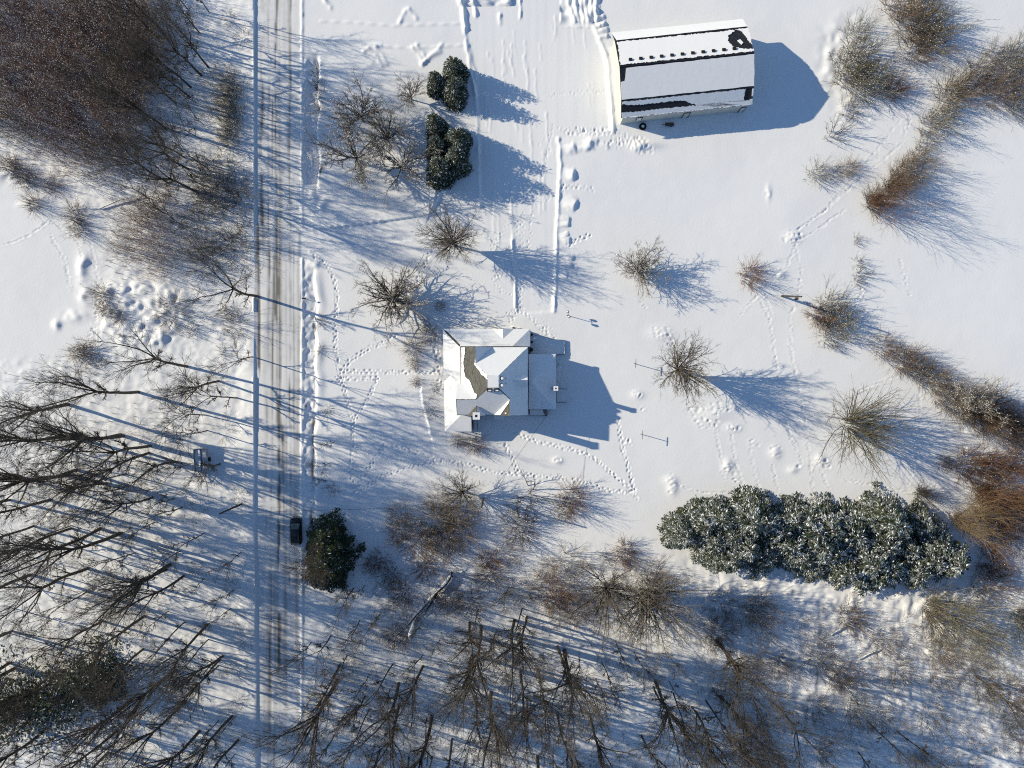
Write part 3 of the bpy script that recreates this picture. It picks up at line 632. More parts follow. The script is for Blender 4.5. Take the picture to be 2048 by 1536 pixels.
for i, pl in enumerate(parts):
    q = rag(pl, 2.5 if i in (1, 2, 5, 6) else 9, 1.2 if i in (1, 2) else .8 if i in (5, 6) else .45, 40 + i)
    mb.prism([bl(r, min(max(p, -658), -490), bz(p)) for r, p in q], .12, up=.13)
mb.obj("roof_snow", "roofsnow", barn)
for i in range(11):
    r = RW + 22 + i * (RE - RW - 46) / 10.6; mb = MB(); z = bz(-586); c = bl(r, -586, z)
    mb.box(c[0] - .28, c[0] + .28, c[1] - .22, c[1] + .22, z, z + .34); mb.obj("roof_vent", "dark", barn)
mb = MB(); mb.tube([bl(RW, -574, 7.0), bl(RE, -574, 7.0)], .13, 6); mb.obj("ridge_cap", "metal", barn)
for (p0, z) in [(-631, 5.36), (-516, 5.36)]:
    mb = MB(); mb.tube([bl(RW, p0, z), bl(RE, p0, z)], .08, 6); mb.obj("break_flashing", "metal", barn)
for r0, w_, z0, h_, nme in [(298, 11, 1.2, 1.2, "window"), (392, 12, 0.0, 2.3, "door"), (505, 10, 0.0, 2.2, "door")]:
    mb = MB(); a = bl(r0, -493.6, 0); b = bl(r0 + w_, -493.6, 0)
    d = Vector((b[0] - a[0], b[1] - a[1], 0)); nrm = Vector((d.y, -d.x, 0)).normalized() * .06
    mb.prism([(a[0], a[1], z0 + h_), (b[0], b[1], z0 + h_), (b[0] + nrm.x, b[1] + nrm.y, z0 + h_), (a[0] + nrm.x, a[1] + nrm.y, z0 + h_)], h_); o = mb.obj(nme, "trim" if nme == "window" else "barnwall", barn)
    mb = MB(); P0 = Vector(a) + nrm * 1.2; P1 = Vector(b) + nrm * 1.2
    mb.tube([(P0.x, P0.y, z0), (P0.x, P0.y, z0 + h_), (P1.x, P1.y, z0 + h_), (P1.x, P1.y, z0)], .06, 4); mb.obj("frame", "dark", o)
# things by the barn wall
c = bp(313, -484, 0); mb = MB(); mb.tube([(0, 0, .05), (0, 0, .35)], [.62, .62], 14); o = mb.obj("tractor_tyre", "tyre"); o.location = (c[0], c[1], gz(c[0], c[1]))
m2 = MB(); m2.tube([(0, 0, .30), (0, 0, .40)], [.3, .22], 10); m2.obj("snow_fill", "clump", o); tag(o, "dark round tyre lying against the barn's south wall", "tyre")
c = bp(366, -482, 0); mb = MB()
mb.box(-.75, .75, -.3, .3, .35, .42); mb.tube([(-1.3, 0, .3), (-.7, 0, .38)], .05, 5)
for s_ in (-.25, .25): mb.tube([(.3, s_ - .05, .25), (.3, s_ + .05, .25)], .25, 10)
o = mb.obj("garden_cart", "wood"); o.location = (c[0], c[1], gz(c[0], c[1])); tag(o, "small dark hand cart in the barn's shadow below the door", "cart")

# ------------------------------------------------------------------ car
def loft(mb, secs, m=0):
    """secs: list of (y, [(x,z)...]) closed rings"""
    n = len(secs[0][1]); v = []
    for y, ring in secs: v += [(x, y, z) for x, z in ring]
    f = []
    for k in range(len(secs) - 1):
        for i in range(n): f.append((k * n + i, k * n + (i + 1) % n, (k + 1) * n + (i + 1) % n, (k + 1) * n + i))
    f += [tuple(range(n - 1, -1, -1)), tuple((len(secs) - 1) * n + i for i in range(n))]
    mb.add(v, f, m)
def rr(hw, z0, z1, c=.12):
    return [(-hw + c, z0), (hw - c, z0), (hw, z0 + c), (hw, z1 - c), (hw - c * 1.3, z1), (-hw + c * 1.3, z1), (-hw, z1 - c), (-hw, z0 + c)]
cp = G(594.5, 1059); car = thing("parked_car", "dark parked SUV on the road shoulder beside the big pine", "car", (cp.x, cp.y, cp.z - .02), R(1))
mb = MB(); loft(mb, [(-2.38, rr(.78, .42, .92)), (-2.25, rr(.92, .3, 1.0)), (-1.2, rr(.96, .26, 1.03)), (.8, rr(.96, .26, 1.02)), (1.7, rr(.94, .28, .96)), (2.1, rr(.86, .32, .88)), (2.36, rr(.62, .42, .76))]); mb.obj("body", "carpaint", car, True)
mb = MB(); loft(mb, [(-2.28, rr(.76, .95, 1.1)), (-2.0, rr(.76, .95, 1.62)), (-1.0, rr(.78, .95, 1.72)), (.1, rr(.77, .95, 1.70)), (.35, rr(.76, .95, 1.6)), (1.1, rr(.80, .93, 1.06))]); mb.obj("cabin", "carpaint", car, True)
mb = MB(); mb.add([(-.66, .36, 1.615), (.66, .36, 1.615), (.74, 1.06, 1.10), (-.74, 1.06, 1.10)], [(0, 1, 2, 3)]); mb.add([(-.66, .36, 1.595), (.66, .36, 1.595), (.74, 1.06, 1.08), (-.74, 1.06, 1.08)], [(3, 2, 1, 0)]); mb.obj("windshield", "windshield", car)
mb = MB(); mb.tube([(-.74, 1.08, 1.08), (-.4, 1.14, 1.06), (.3, 1.15, 1.06), (.74, 1.08, 1.08)], .035, 5); mb.tube([(-.62, 2.22, .84), (-.3, 2.3, .82), (.3, 2.3, .82), (.62, 2.22, .84)], .035, 5); mb.obj("snow_highlight_strip", "clump", car)  # white strips stand in for edge highlights and a snow line on the hood
mb = MB(); mb.prism([(-.6, -2.03, 1.6), (.6, -2.03, 1.6), (.62, -2.26, 1.16), (-.62, -2.26, 1.16)], .02, up=.02); mb.obj("rear_window", "glass", car)
mb = MB(); mb.box(-.4, .4, -.75, -.1, 1.715, 1.735); mb.obj("sunroof", "glass", car)
for s_ in (-1, 1):
    mb = MB(); mb.box(s_ * .77 - .02, s_ * .77 + .02, -1.85, .3, 1.12, 1.5); mb.obj("side_window", "glass", car)
    mb = MB(); mb.tube([(s_ * .66, -1.7, 1.74), (s_ * .66, .0, 1.74)], .025, 5); mb.obj("roof_rail", "alloy", car)
    mb = MB(); mb.box(s_ * 1.0 - .11, s_ * 1.0 + .11, .62, .76, 1.0, 1.16); mb.obj("mirror", "carpaint", car)
    mb = MB(); mb.box(s_ * .62 - .18, s_ * .62 + .18, 2.06, 2.2, .68, .84); mb.obj("headlight", "lamp", car)
    mb = MB(); mb.box(s_ * .74 - .12, s_ * .74 + .12, -2.41, -2.3, .72, 1.0); mb.obj("tail_light", "red", car)
    for y_ in (-1.45, 1.42):
        mb = MB(); mb.tube([(s_ * .74, y_, .36), (s_ * .95, y_, .36)], .36, 16); w_ = mb.obj("wheel", "tyre", car)
        mb = MB(); mb.tube([(s_ * .94, y_, .36), (s_ * .975, y_, .36)], [.22, .2], 12); mb.obj("rim", "alloy", w_)

# ------------------------------------------------------------------ poles, lamps, posts, wires
def upole(px, py, h_, label, arm=True, top=None, lean=(0, 0)):
    b = G(px, py); t = thing("utility_pole", label, "utility pole", (b.x, b.y, b.z - .1))
    mb = MB(); mb.tube([(0, 0, 0), (lean[0] * .5, lean[1] * .5, h_ * .5), (lean[0], lean[1], h_)], [.19, .16, .12], 9); mb.obj("pole", "bark_dk", t)
    if arm:
        mb = MB(); mb.box(lean[0] - .9, lean[0] + .9, lean[1] - .06, lean[1] + .06, h_ - .6, h_ - .46); a = mb.obj("crossarm", "wood", t)
        for x_ in (-.8, 0.35, .8):
            mb = MB(); mb.tube([(lean[0] + x_, lean[1], h_ - .46), (lean[0] + x_, lean[1], h_ - .3)], [.05, .03], 6); mb.obj("insulator", "lamp", a)
    return b + Vector((lean[0], lean[1], h_ - .2))
t1 = upole(967, 998, 8.4, "dark utility pole standing above the round brown shrubs south of the house", arm=False)
t2 = upole(1564, 592, 8.9, "slender utility pole beside the reddish bush east of the yard", arm=False, lean=(-.2, -1.2))
t3 = upole(483, 1008, 9.2, "utility pole among the bare trees at the road's west edge", arm=False)
bx = G(1588, 599); mb = MB(); mb.tube([(0, 0, 0), (0, 0, .8)], .05, 6); mb.box(-.22, .22, -.18, .18, .8, 1.15); mb.add([(-.28, -.22, 1.15), (.28, -.22, 1.15), (.28, .22, 1.15), (-.28, .22, 1.15), (-.28, 0, 1.34), (.28, 0, 1.34)], [(0, 1, 5, 4), (2, 3, 4, 5), (1, 2, 5), (3, 0, 4), (3, 2, 1, 0)])
o = mb.obj("bird_box", "wood"); o.location = bx; tag(o, "small bird box on a short post by the slender pole's shadow", "bird box")
def wire(a, b, sag, label, r=0.022):
    pts = [a.lerp(b, i / 14) - Vector((0, 0, 4 * sag * (i / 14) * (1 - i / 14))) for i in range(15)]
    mb = MB(); mb.tube(pts, r, 4); tag(mb.obj("overhead_wire", "dark"), label, "wire")
hq = hp(1330, 1035, KA)
wire(t1, Vector((hq[0], hq[1], 3.5)), .5, "thin wire running from the dark utility pole up to the farmhouse's east wing")
wire(t1, t3, .9, "thin wire crossing the yard and road between the two utility poles")
# lamp post with two lanterns
b = G(1135, 631); t = thing("lamp_post", "short yard lamp post with two lanterns north-east of the house", "lamp post", b)
mb = MB(); mb.tube([(0, 0, 0), (0, 0, .2), (0, 0, 1.9)], [.09, .06, .05], 8); mb.tube([(-.12, .42, 1.85), (0, 0, 1.95), (.12, -.42, 1.85)], .035, 6); mb.obj("post", "dark", t)
for s_ in (-1, 1):
    mb = MB(); x_, y_ = s_ * .12, -s_ * .42; mb.tube([(x_, y_, 1.85), (x_, y_, 1.95), (x_, y_, 2.2), (x_, y_, 2.25), (x_, y_, 2.38)], [.1, .17, .22, .26, .05], 8); l_ = mb.obj("lantern", "steel", t)
    mb = MB(); mb.tube([(x_, y_, 2.33), (x_, y_, 2.42)], [.16, .08], 8); mb.obj("snow_cap", "clump", l_)
def tpost(px, py, label):
    b = G(px, py); t = thing("clothesline_post", label, "clothesline post", b, R(10)); mb = MB(); mb.tube([(0, 0, 0), (0, 0, 2.3)], .06, 8); mb.obj("post", "steel", t)
    mb = MB(); mb.tube([(-.25, -.75, 2.25), (.1, .75, 2.25)], .05, 6); mb.obj("crossbar", "steel", t)
tpost(1268, 727, "steel T-shaped clothesline post left of the tall vase-shaped bare tree"); tpost(1281, 868, "steel T-shaped clothesline post right of the farmhouse shadow's lower corner")
b = G(611, 598); t = thing("mailbox", "dark mailbox on a post at the roadside ditch", "mailbox", b, R(0)); mb = MB(); mb.tube([(0, 0, -.2), (0, 0, 1.0)], .06, 6); mb.obj("post", "wood", t)
mb = MB(); mb.box(-.32, .32, -.12, .12, 1.0, 1.2); mb.tube([(-.32, 0, 1.2), (.32, 0, 1.2)], .12, 10); mb.obj("box", "dark", t)
b = G(890, 622); mb = MB(); pts = [(0, 0, 0), (0, 0, 1.5)] + [(.25 - .25 * math.cos(a), 0, 1.5 + .25 * math.sin(a)) for a in np.linspace(.3, 3.1, 7)]
mb.tube(pts, .025, 5); o = mb.obj("plant_hook", "dark"); o.location = b; tag(o, "thin curved plant hook between the gnarled tree and the house", "plant hook")
# snow-covered trailer in the woods
b = G(407, 926); t = thing("utility_trailer", "snow-filled grey trailer among the trees left of the road", "trailer", b, R(3))
mb = MB(); mb.box(-1.1, 1.1, -1.3, 2.6, .55, .65); mb.obj("bed", "trailer", t)
mb = MB()
for (x0, x1, y0, y1) in [(-1.1, -1.02, -1.3, 2.6), (1.02, 1.1, -1.3, 2.6), (-1.02, 1.02, 2.52, 2.6), (-1.02, 1.02, -1.3, -1.22)]: mb.box(x0, x1, y0, y1, .65, 1.35)
mb.obj("side_panel", "trailer", t)
mb = MB(); mb.prism([(-.98, -1.2, 1.0), (-.1, -1.2, 1.05), (-.05, 2.5, 1.1), (-.98, 2.5, 1.0)], .33); mb.prism([(.1, -1.2, .9), (.98, -1.2, .85), (.98, 2.5, .85), (.15, 2.5, .95)], .2); mb.obj("snow_load", "clump", t)
mb = MB(); mb.tube([(-.8, -1.3, .55), (0, -3.2, .55)], .06, 5); mb.tube([(.8, -1.3, .55), (0, -3.2, .55)], .06, 5); mb.tube([(0, -3.2, 0), (0, -3.2, .6)], .06, 5); mb.obj("drawbar", "steel", t)
for s_ in (-1, 1):
    mb = MB(); mb.tube([(s_ * 1.12, .6, .35), (s_ * 1.32, .6, .35)], .36, 14); mb.obj("wheel", "tyre", t)

# ------------------------------------------------------------------ bare trees and shrubs
def nrm(v):
    l = math.sqrt(v[0] * v[0] + v[1] * v[1] + v[2] * v[2]) or 1.0; return (v[0] / l, v[1] / l, v[2] / l)
def off_axis(d, ang, az):
    a = (0, 0, 1) if abs(d[2]) < .9 else (1, 0, 0)
    u = nrm((d[1] * a[2] - d[2] * a[1], d[2] * a[0] - d[0] * a[2], d[0] * a[1] - d[1] * a[0]))
    v = (d[1] * u[2] - d[2] * u[1], d[2] * u[0] - d[0] * u[2], d[0] * u[1] - d[1] * u[0])
    c, s_ = math.cos(ang), math.sin(ang); ca, sa = math.cos(az), math.sin(az)
    return nrm(tuple(d[i] * c + (u[i] * ca + v[i] * sa) * s_ for i in range(3)))
def grow(r, out, p, d, L, r0, r1, lvl, spec):
    """spec[lvl] = dict(n segments, w wander, up tropism, kids, start, ang, ratio)"""
    s = spec[lvl]; n = s['n']; st = L / n; last = lvl == len(spec) - 1
    kids = [] if last else sorted(r.uniform(s['start'], 1.0) for _ in range(s['kids'])); ki = 0; az = r.uniform(0, 6.28)
    for i in range(n):
        t0, t1 = i / n, (i + 1) / n
        d = nrm((d[0] + r.gauss(0, s['w']), d[1] + r.gauss(0, s['w']), d[2] + r.gauss(0, s['w']) + s['up']))
        q = (p[0] + d[0] * st, p[1] + d[1] * st, max(min(.03, p[2] + .05), p[2] + d[2] * st)); ra, rb = r0 + (r1 - r0) * t0, r0 + (r1 - r0) * t1
        out.append((*p, *q, ra, rb, lvl))
        while ki < len(kids) and kids[ki] <= t1 + 1e-6:
            f = (kids[ki] - t0) / (t1 - t0); b = tuple(p[j] + (q[j] - p[j]) * f for j in range(3)); rk = r0 + (r1 - r0) * kids[ki]
            az += 2.4 + r.uniform(-.5, .5); a = s['ang'] * r.uniform(.65, 1.3)
            kl = s['ratio'] * L * (1 - s.get('short', .45) * kids[ki]) * r.uniform(.7, 1.25)
            k0 = min(rk * .75, spec[lvl + 1]['r0']); grow(r, out, b, off_axis(d, a, az), kl, k0, max(.5 * spec[lvl + 1]['r1'], min(spec[lvl + 1]['r1'], k0 * .6)), lvl + 1, spec); ki += 1
        p = q
def split_mesh(name, segs, cut, mt, mc, snow=0, seed=0, base=True):
    a = np.array(segs); tr = a[a[:, 8] < cut]; cr = a[a[:, 8] >= cut]; ms = []
    for part, nm, m in ((tr, "trunk", mt), (cr, "crown", mc)):
        mb = MB()
        for lv in np.unique(part[:, 8]):
            q = part[part[:, 8] == lv]; mb.tubes(q[:, 0:3], q[:, 3:6], q[:, 6], q[:, 7], {0: 8, 1: 5}.get(int(lv), 3))
        mats = [m]
        if nm == "trunk" and cut == 1:      # root crown of a many-stemmed shrub, under the snow
            bs = part[part[:, 2] < -.5]; br = max(.15, float(np.hypot(bs[:, 0], bs[:, 1]).max())) * 1.05 if len(bs) else 0
            if len(bs) > 5: mb.tubes([(0, 0, -1.05)], [(0, 0, -.85)], [br], [br * .9], 12)
        if nm == "crown" and snow:
            r = np.random.default_rng(seed); w = cr[cr[:, 8] <= cut + 1]; sel = w[r.integers(0, len(w), snow)]
            f = r.random((snow, 1)); P = sel[:, 0:3] * (1 - f) + sel[:, 3:6] * f; s_ = r.uniform(.03, .095, (snow, 1, 1))
            tet = np.array([[1, 0, 0], [-.5, .86, 0], [-.5, -.86, 0], [0, 0, .8]]); an = r.uniform(0, 6.28, snow)
            rot = np.stack([np.stack([np.cos(an), -np.sin(an), 0 * an], 1), np.stack([np.sin(an), np.cos(an), 0 * an], 1), np.tile([0, 0, 1.0], (snow, 1))], 1)
            V = np.einsum('kij,vj->kvi', rot, tet) * s_ + P[:, None]; V[:, :3, 2] += 0.0
            fa = np.array([[0, 1, 3], [1, 2, 3], [2, 0, 3], [2, 1, 0]])[None] + (np.arange(snow) * 4)[:, None, None]
            mb.add(V.reshape(-1, 3), fa.reshape(-1, 3), 1); mats = [m, "clump"]
        ms.append(mb.mesh(name + "_" + nm, mats, True))
    return ms
def forest_tree(seed, h, r0=.27, lead=4, clear=.42, ang=.42, fork=True, mt="bark", mc="twig", dense=1.0, twigw=1.0):
    r = random.Random(seed); out = []; tw = twigw
    spec = [dict(n=8, w=.035, up=.05, kids=int(5 * dense), start=clear, ang=.8, ratio=.36, short=.5),
            dict(n=7, w=.085, up=.035, kids=int(11 * dense), start=.12, ang=.5, ratio=.46, r0=.12, r1=.022, short=.45),
            dict(n=4, w=.12, up=.03, kids=6, start=.12, ang=.5, ratio=.46, r0=.042 * tw, r1=.018 * tw),
            dict(n=2, w=.15, up=.02, kids=4, start=.12, ang=.55, ratio=.5, r0=.021 * tw, r1=.012 * tw),
            dict(n=1, w=.2, up=.02, r0=.013 * tw, r1=.008 * tw)]
    d = nrm((r.gauss(0, .04), r.gauss(0, .04), 1)); tl = h * r.uniform(.38, .5)
    grow(r, out, (0, 0, -.2), d, tl, r0, r0 * .66, 0, spec)
    tip = [s for s in out if s[8] == 0][-1]; tp = tip[3:6]; td = nrm(tuple(tip[3 + j] - tip[j] for j in range(3))); az = r.uniform(0, 6.28)
    for k in range(lead):
        az += 2.4 + r.uniform(-.3, .3)
        grow(r, out, tp, off_axis(td, ang * r.uniform(.25, 1.15), az), (h - tl * .97) * r.uniform(.75, 1.08), r0 * .5, .022, 1, spec)
    return out
def round_tree(seed, h, spread, r0=.16, lead=7, clear=.2, gnarl=.0, dense=1.0, tw=1.0):
    r = random.Random(seed); out = []
    spec = [dict(n=3, w=.04, up=.05, kids=0, start=.5, ang=.8, ratio=.4),
            dict(n=6, w=.06 + gnarl, up=.012, kids=int(8 * dense), start=.15, ang=.48 + gnarl, ratio=.42, r0=.075, r1=.018),
            dict(n=4, w=.11 + gnarl, up=.01, kids=int(5 * dense), start=.1, ang=.55 + gnarl, ratio=.48, r0=.036 * tw, r1=.016 * tw),
            dict(n=2, w=.15 + gnarl, up=.01, kids=3, start=.1, ang=.6, ratio=.5, r0=.020 * tw, r1=.012 * tw),
            dict(n=1, w=.22, up=0, r0=.013 * tw, r1=.008 * tw)]
    grow(r, out, (0, 0, -.2), nrm((r.gauss(0, .05), r.gauss(0, .05), 1)), h * clear + .2, r0, r0 * .8, 0, spec)
    tip = out[-1][3:6]; az = r.uniform(0, 6.28)
    for k in range(lead):
        az += 2.4 + r.uniform(-.25, .25); q = math.sqrt((k + .5) / lead); tilt = math.atan2(spread, h * (1 - clear)) * q * 1.12
        L = math.hypot(spread * q, h * (1 - clear)) * r.uniform(.86, 1.04)
        grow(r, out, tip, off_axis((0, 0, 1), tilt, az), L, r0 * r.uniform(.35, .6), .018, 1, spec)
    return out
def shrub(seed, h, spread, stems, base=.25, tw=1.0, kids=5, up=.05, up1=.02, lean=(0, 0)):
    r = random.Random(seed); out = []
    spec = [dict(n=5, w=.09, up=up, kids=kids, start=.2, ang=.5, ratio=.42, r0=.03 * tw, r1=.012 * tw),
            dict(n=3, w=.14, up=up1, kids=3, start=.15, ang=.55, ratio=.5, r0=.016 * tw, r1=.009 * tw),
            dict(n=1, w=.2, up=0, r0=.011 * tw, r1=.007 * tw)]
    for k in range(stems):
        az = k * 2.4 + r.uniform(-.4, .4); q = math.sqrt((k + .5) / stems); tilt = math.atan2(spread, h) * q * 1.15
        b = (math.cos(az) * base * q, math.sin(az) * base * q, -.9); L = math.hypot(spread * q, h + .8) * r.uniform(.62, 1.1) * (1 + .22 * math.sin(az + seed) + .12 * math.sin(2 * az + seed * 3))
        d = off_axis((0, 0, 1), tilt, az); d = (math.sin(tilt) * math.cos(az) + lean[0], math.sin(tilt) * math.sin(az) + lean[1], math.cos(tilt))
        grow(r, out, b, nrm(d), L, .03 * tw, .01 * tw, 0, spec)
    return out
PROTO = {}
def proto(key, segs, cut, mt, mc, snow=0):
    PROTO[key] = split_mesh(key, segs, cut, mt, mc, snow, seed=len(PROTO)); return PROTO[key]
for i, (h_, r0, lead, clr, an) in enumerate([(26, .30, 6, .45, .42), (24, .26, 5, .5, .48), (27, .34, 7, .4, .42), (23, .24, 6, .42, .36), (25, .28, 5, .35, .5), (22, .22, 7, .5, .45), (27, .26, 4, .3, .42)]):
    proto("tall%d" % i, forest_tree(100 + i, h_, r0, lead, clr, an), 2, "bark", "twig")
for i, (h_, r0) in enumerate([(17, .11), (14, .09), (15, .10), (12, .075)]):
    proto("slim%d" % i, forest_tree(140 + i, h_, r0, 3, .3, .3, True, dense=.75), 1, "bark", "twig")
for i, (h_, sp, ld) in enumerate([(9, 5.0, 34), (8, 5.6, 26), (8.8, 5.0, 32)]):
    proto("round%d" % i, round_tree(160 + i, h_, sp, .17, ld, dense=1.1, tw=1.25), 2, "bark", "twig_lt")
proto("gnarl0", round_tree(171, 5.2, 7.2, .28, 34, .2, .15, 1.1, 1.6), 2, "twig_lt", "twig_lt", 1900)
proto("gnarl1", round_tree(172, 6.2, 5.8, .2, 15, .25, .11, 1.2, 1.6), 2, "twig_lt", "twig_lt", 900)
proto("gnarl2", round_tree(173, 6.8, 5.6, .2, 16, .28, .09, 1.2, 1.6), 2, "twig_lt", "twig_lt", 900)
proto("dense0", round_tree(175, 4.6, 5.2, .14, 30, .12, .08, 1.2, 1.8), 2, "twig", "twig_lt", 1400)
proto("vase0", shrub(180, 10.5, 5.6, 58, .8, 1.7, 8, .06), 1, "bark", "twig_olive")
proto("vase1", shrub(181, 9.0, 3.8, 46, .5, 1.5, 8, .06), 1, "bark", "twig_gold")
proto("willow0", shrub(183, 13.0, 6.0, 60, 1.0, 1.9, 8, .05), 1, "bark_lt", "twig_olive")
proto("willow1", shrub(184, 11.0, 5.0, 60, .8, 1.6, 8, .05), 1, "twig_gold", "twig_red")
proto("bush_red", shrub(190, 2.9, 2.4, 60, .9, 1.2, 7, .02), 1, "twig_br", "twig_red", 60)
proto("bush_brown", shrub(191, 3.6, 3.2, 56, 1.5, 1.15, 7, .02), 1, "twig_br", "twig_br", 60)
proto("bush_gold", shrub(192, 4.2, 3.4, 60, 1.6, 1.2, 7, .03), 1, "twig_br", "twig_gold", 90)
proto("bush_grey", shrub(193, 3.2, 2.8, 42, 1.3, 1.15, 6, .02), 1, "twig_lt", "twig_lt", 140)
proto("bush_dark", shrub(194, 3.0, 2.4, 52, 1.0, 1.3, 6, .02), 1, "twig", "twig_br", 40)
proto("bush_snowy", shrub(195, 3.6, 3.0, 46, 1.3, 1.4, 6, .02), 1, "twig_olive", "twig_olive", 420)
proto("brush0", shrub(196, 6.0, 2.6, 34, 2.6, 1.05, 7, .12), 1, "twig_pale", "twig_pale", 420)
proto("brush1", shrub(197, 5.4, 2.4, 34, 2.6, 1.05, 7, .12), 1, "twig_red", "twig_pale", 420)
proto("brush2", shrub(198, 5.0, 2.4, 30, 2.6, 1.0, 6, .12), 1, "twig_lt", "twig_lt", 300)
proto("sparse", shrub(199, 2.2, 1.5, 14, .2, 1.2, 4, .03), 1, "twig", "twig", 0)

NAMES = {}
def plant(key, px, py, sc, label, cat="tree", name="bare_tree", group=None, rz=None, hz=1.0, tilt=(0, 0), mats=None):
    b = G(px, py); r = random.Random(int(px * 31 + py * 17)); t = thing(name, label, cat, b, r.uniform(0, 6.28) if rz is None else rz, group)
    t.scale = (sc, sc, sc * hz); ts = .02 if cat == "tree" else .05
    t.rotation_euler = (tilt[0] + r.gauss(0, ts), tilt[1] + r.gauss(0, ts), t.rotation_euler[2])
    for me, nm in zip(PROTO[key], ("trunk", "crown") if cat == "tree" else ("stems", "twigs")):
        o = link(nm, me, t)
        if mats and nm in ("crown", "twigs"):
            o.material_slots[0].link = 'OBJECT'; o.material_slots[0].material = M[mats]
    return t
ORD += "thirteenth fourteenth fifteenth sixteenth seventeenth eighteenth nineteenth twentieth twenty-first twenty-second twenty-third twenty-fourth twenty-fifth twenty-sixth".split()
def A3(n): return ORD[n]
def downward(pts): return [(x, y, A3(i)) for i, (x, y) in enumerate(sorted(pts, key=lambda q: q[1]))]

# --- trees and shrubs of the yard, each on its own
plant("round0", 909, 491, 1.1, "round-crowned bare tree alone beside the drive north of the house")
plant("gnarl0", 787, 600, 1.12, "wide gnarled bare tree with a heavy twisted crown, by the house's north-west corner")
plant("gnarl2", 727, 243, 1.15, "spreading bare tree at the upper left of the group beside the evergreens")
plant("round1", 778, 282, .95, "dense twiggy bare tree in the middle of the group beside the evergreens")
plant("gnarl1", 719, 325, 1.4, "open-branched bare tree nearest the road in the group beside the evergreens")
plant("gnarl1", 806, 341, 1.2, "low gnarled bare tree hard against the lower evergreens", rz=2.0)
plant("gnarl2", 824, 200, .7, "small bare tree beside the upper evergreens")
plant("dense0", 1275, 541, .98, "dense snow-dusted tree standing alone in the middle of the east lawn")
plant("round2", 1350, 735, 1.18, "tall vase-shaped bare tree on the east lawn beside the clothesline post", hz=1.05)
plant("vase0", 1706, 848, 1.3, "broad many-stemmed bare tree fanning out by the eastern hedgerow", hz=.85)
plant("round1", 926, 982, .92, "bare spreading tree left of the dark utility pole", hz=.8)
plant("sparse", 1062, 1000, 2.4, "thin bare sapling left of the red-brown snowy bush", cat="tree")
SHRUB_SCALE = .86
SH = [("bush_red", 1497, 551, .98, "round reddish-brown bush alone on the east lawn"), ("bush_red", 1636, 630, 1.0, "round red-brown bush at the left of the snowy thicket by the slender pole"),
      ("bush_snowy", 1662, 618, 1.1, "olive snow-dusted bush behind the red-brown bush by the slender pole"), ("bush_snowy", 1682, 640, 1.1, "right-hand snow-dusted bush of the thicket by the slender pole"), ("bush_snowy", 1664, 672, 1.0, "lowest snow-covered bush of the thicket by the slender pole"),
      ("bush_gold", 870, 1046, 1.25, "large golden-brown shrub in the middle of the mass south of the house"), ("bush_gold", 915, 1062, 1.15, "golden-brown shrub at the right of the mass south of the house"), ("bush_brown", 838, 1076, 1.25, "dark brown shrub at the lower left of the mass south of the house"), ("bush_brown", 890, 1084, 1.15, "brown shrub along the lower edge of the mass south of the house"), ("bush_gold", 876, 1008, .78, "small golden shrub at the top of the mass south of the house"), ("bush_brown", 925, 1028, 1.0, "brown shrub at the upper right of the mass, beside the utility pole"), ("bush_brown", 800, 1062, .8, "brown shrub at the far left of the mass, by the pine's shadow"),
      ("bush_gold", 796, 1030, .72, "pale golden round shrub just left of the big shrub mass"), ("bush_dark", 1042, 1056, 1.35, "round dark spiky bush right of the big shrub mass"), ("bush_red", 1140, 996, 1.15, "red-brown bush with snow clumps south-east of the house"), ("bush_snowy", 1126, 1022, .75, "snow-laden shrub tucked below the red-brown bush"),
      ("bush_gold", 856, 672, .58, "yellowish shrub at the house's north-west corner"), ("bush_grey", 848, 650, .62, "grey shrub between the gnarled tree and the yellowish corner shrub"), ("bush_gold", 826, 697, .58, "round shrub west of the porch above the footprint path"), ("bush_dark", 829, 729, .48, "small dark shrub touching the footprint path to the porch"), ("bush_dark", 832, 764, .42, "small round bush just below the footprint path"), ("sparse", 862, 821, 1.1, "sparse low plant by the porch's west side"), ("sparse", 868, 776, .8, "tiny sparse plant beside the porch's middle"), ("sparse", 860, 795, .5, "tiniest twig tuft between the two sparse porch plants"),
      ("bush_red", 949, 887, .75, "rusty shrub below the house's south steps"), ("bush_dark", 915, 884, .5, "small dark shrub left of the rusty shrub below the porch"), ("bush_dark", 881, 612, .42, "small dark plant in the gnarled tree's shadow"), ("bush_dark", 1890, 925, .62, "small dark bush in the fanned tree's shadow"),
      ("bush_dark", 786, 1150, .8, "dark bush in the shade right of the big pine"), ("bush_dark", 748, 1125, .7, "dark twiggy bush close beside the pine's right edge"), ("bush_red", 975, 1122, .85, "reddish bush below the big shrub mass at the wood's edge"), ("bush_red", 1118, 1197, 1.0, "dark red-brown bush inside the wood left of the two bushy trees"), ("bush_red", 1252, 1105, 1.0, "orange-brown brush just left of the evergreen row"), ("bush_gold", 1517, 1212, .95, "golden bush standing clear below the evergreen row"),
      ("bush_dark", 1700, 1237, 1.2, "tangled dark shrub below the evergreen row beside a snowy brush pile"), ("bush_grey", 1668, 345, .62, "lone grey bush beside the animal trail"), ("bush_gold", 1698, 339, .55, "small yellowish bush between the animal trail and the lone grey bush"), ("sparse", 1668, 272, 1.7, "spiky sparse bush right of the barn's shadow"), ("bush_grey", 1700, 222, .8, "grey bush above the spiky sparse bush"), ("bush_snowy", 1636, 350, .7, "low snowed-over brush nearest the open field, left of the lone grey bush"), ("bush_olive" if 0 else "bush_gold", 1452, 1082, .3, "small golden tuft at the foot of the evergreen row")]
for s in SH: plant(s[0], s[1], s[2], s[3] * SHRUB_SCALE, s[4], cat="shrub", name="shrub")

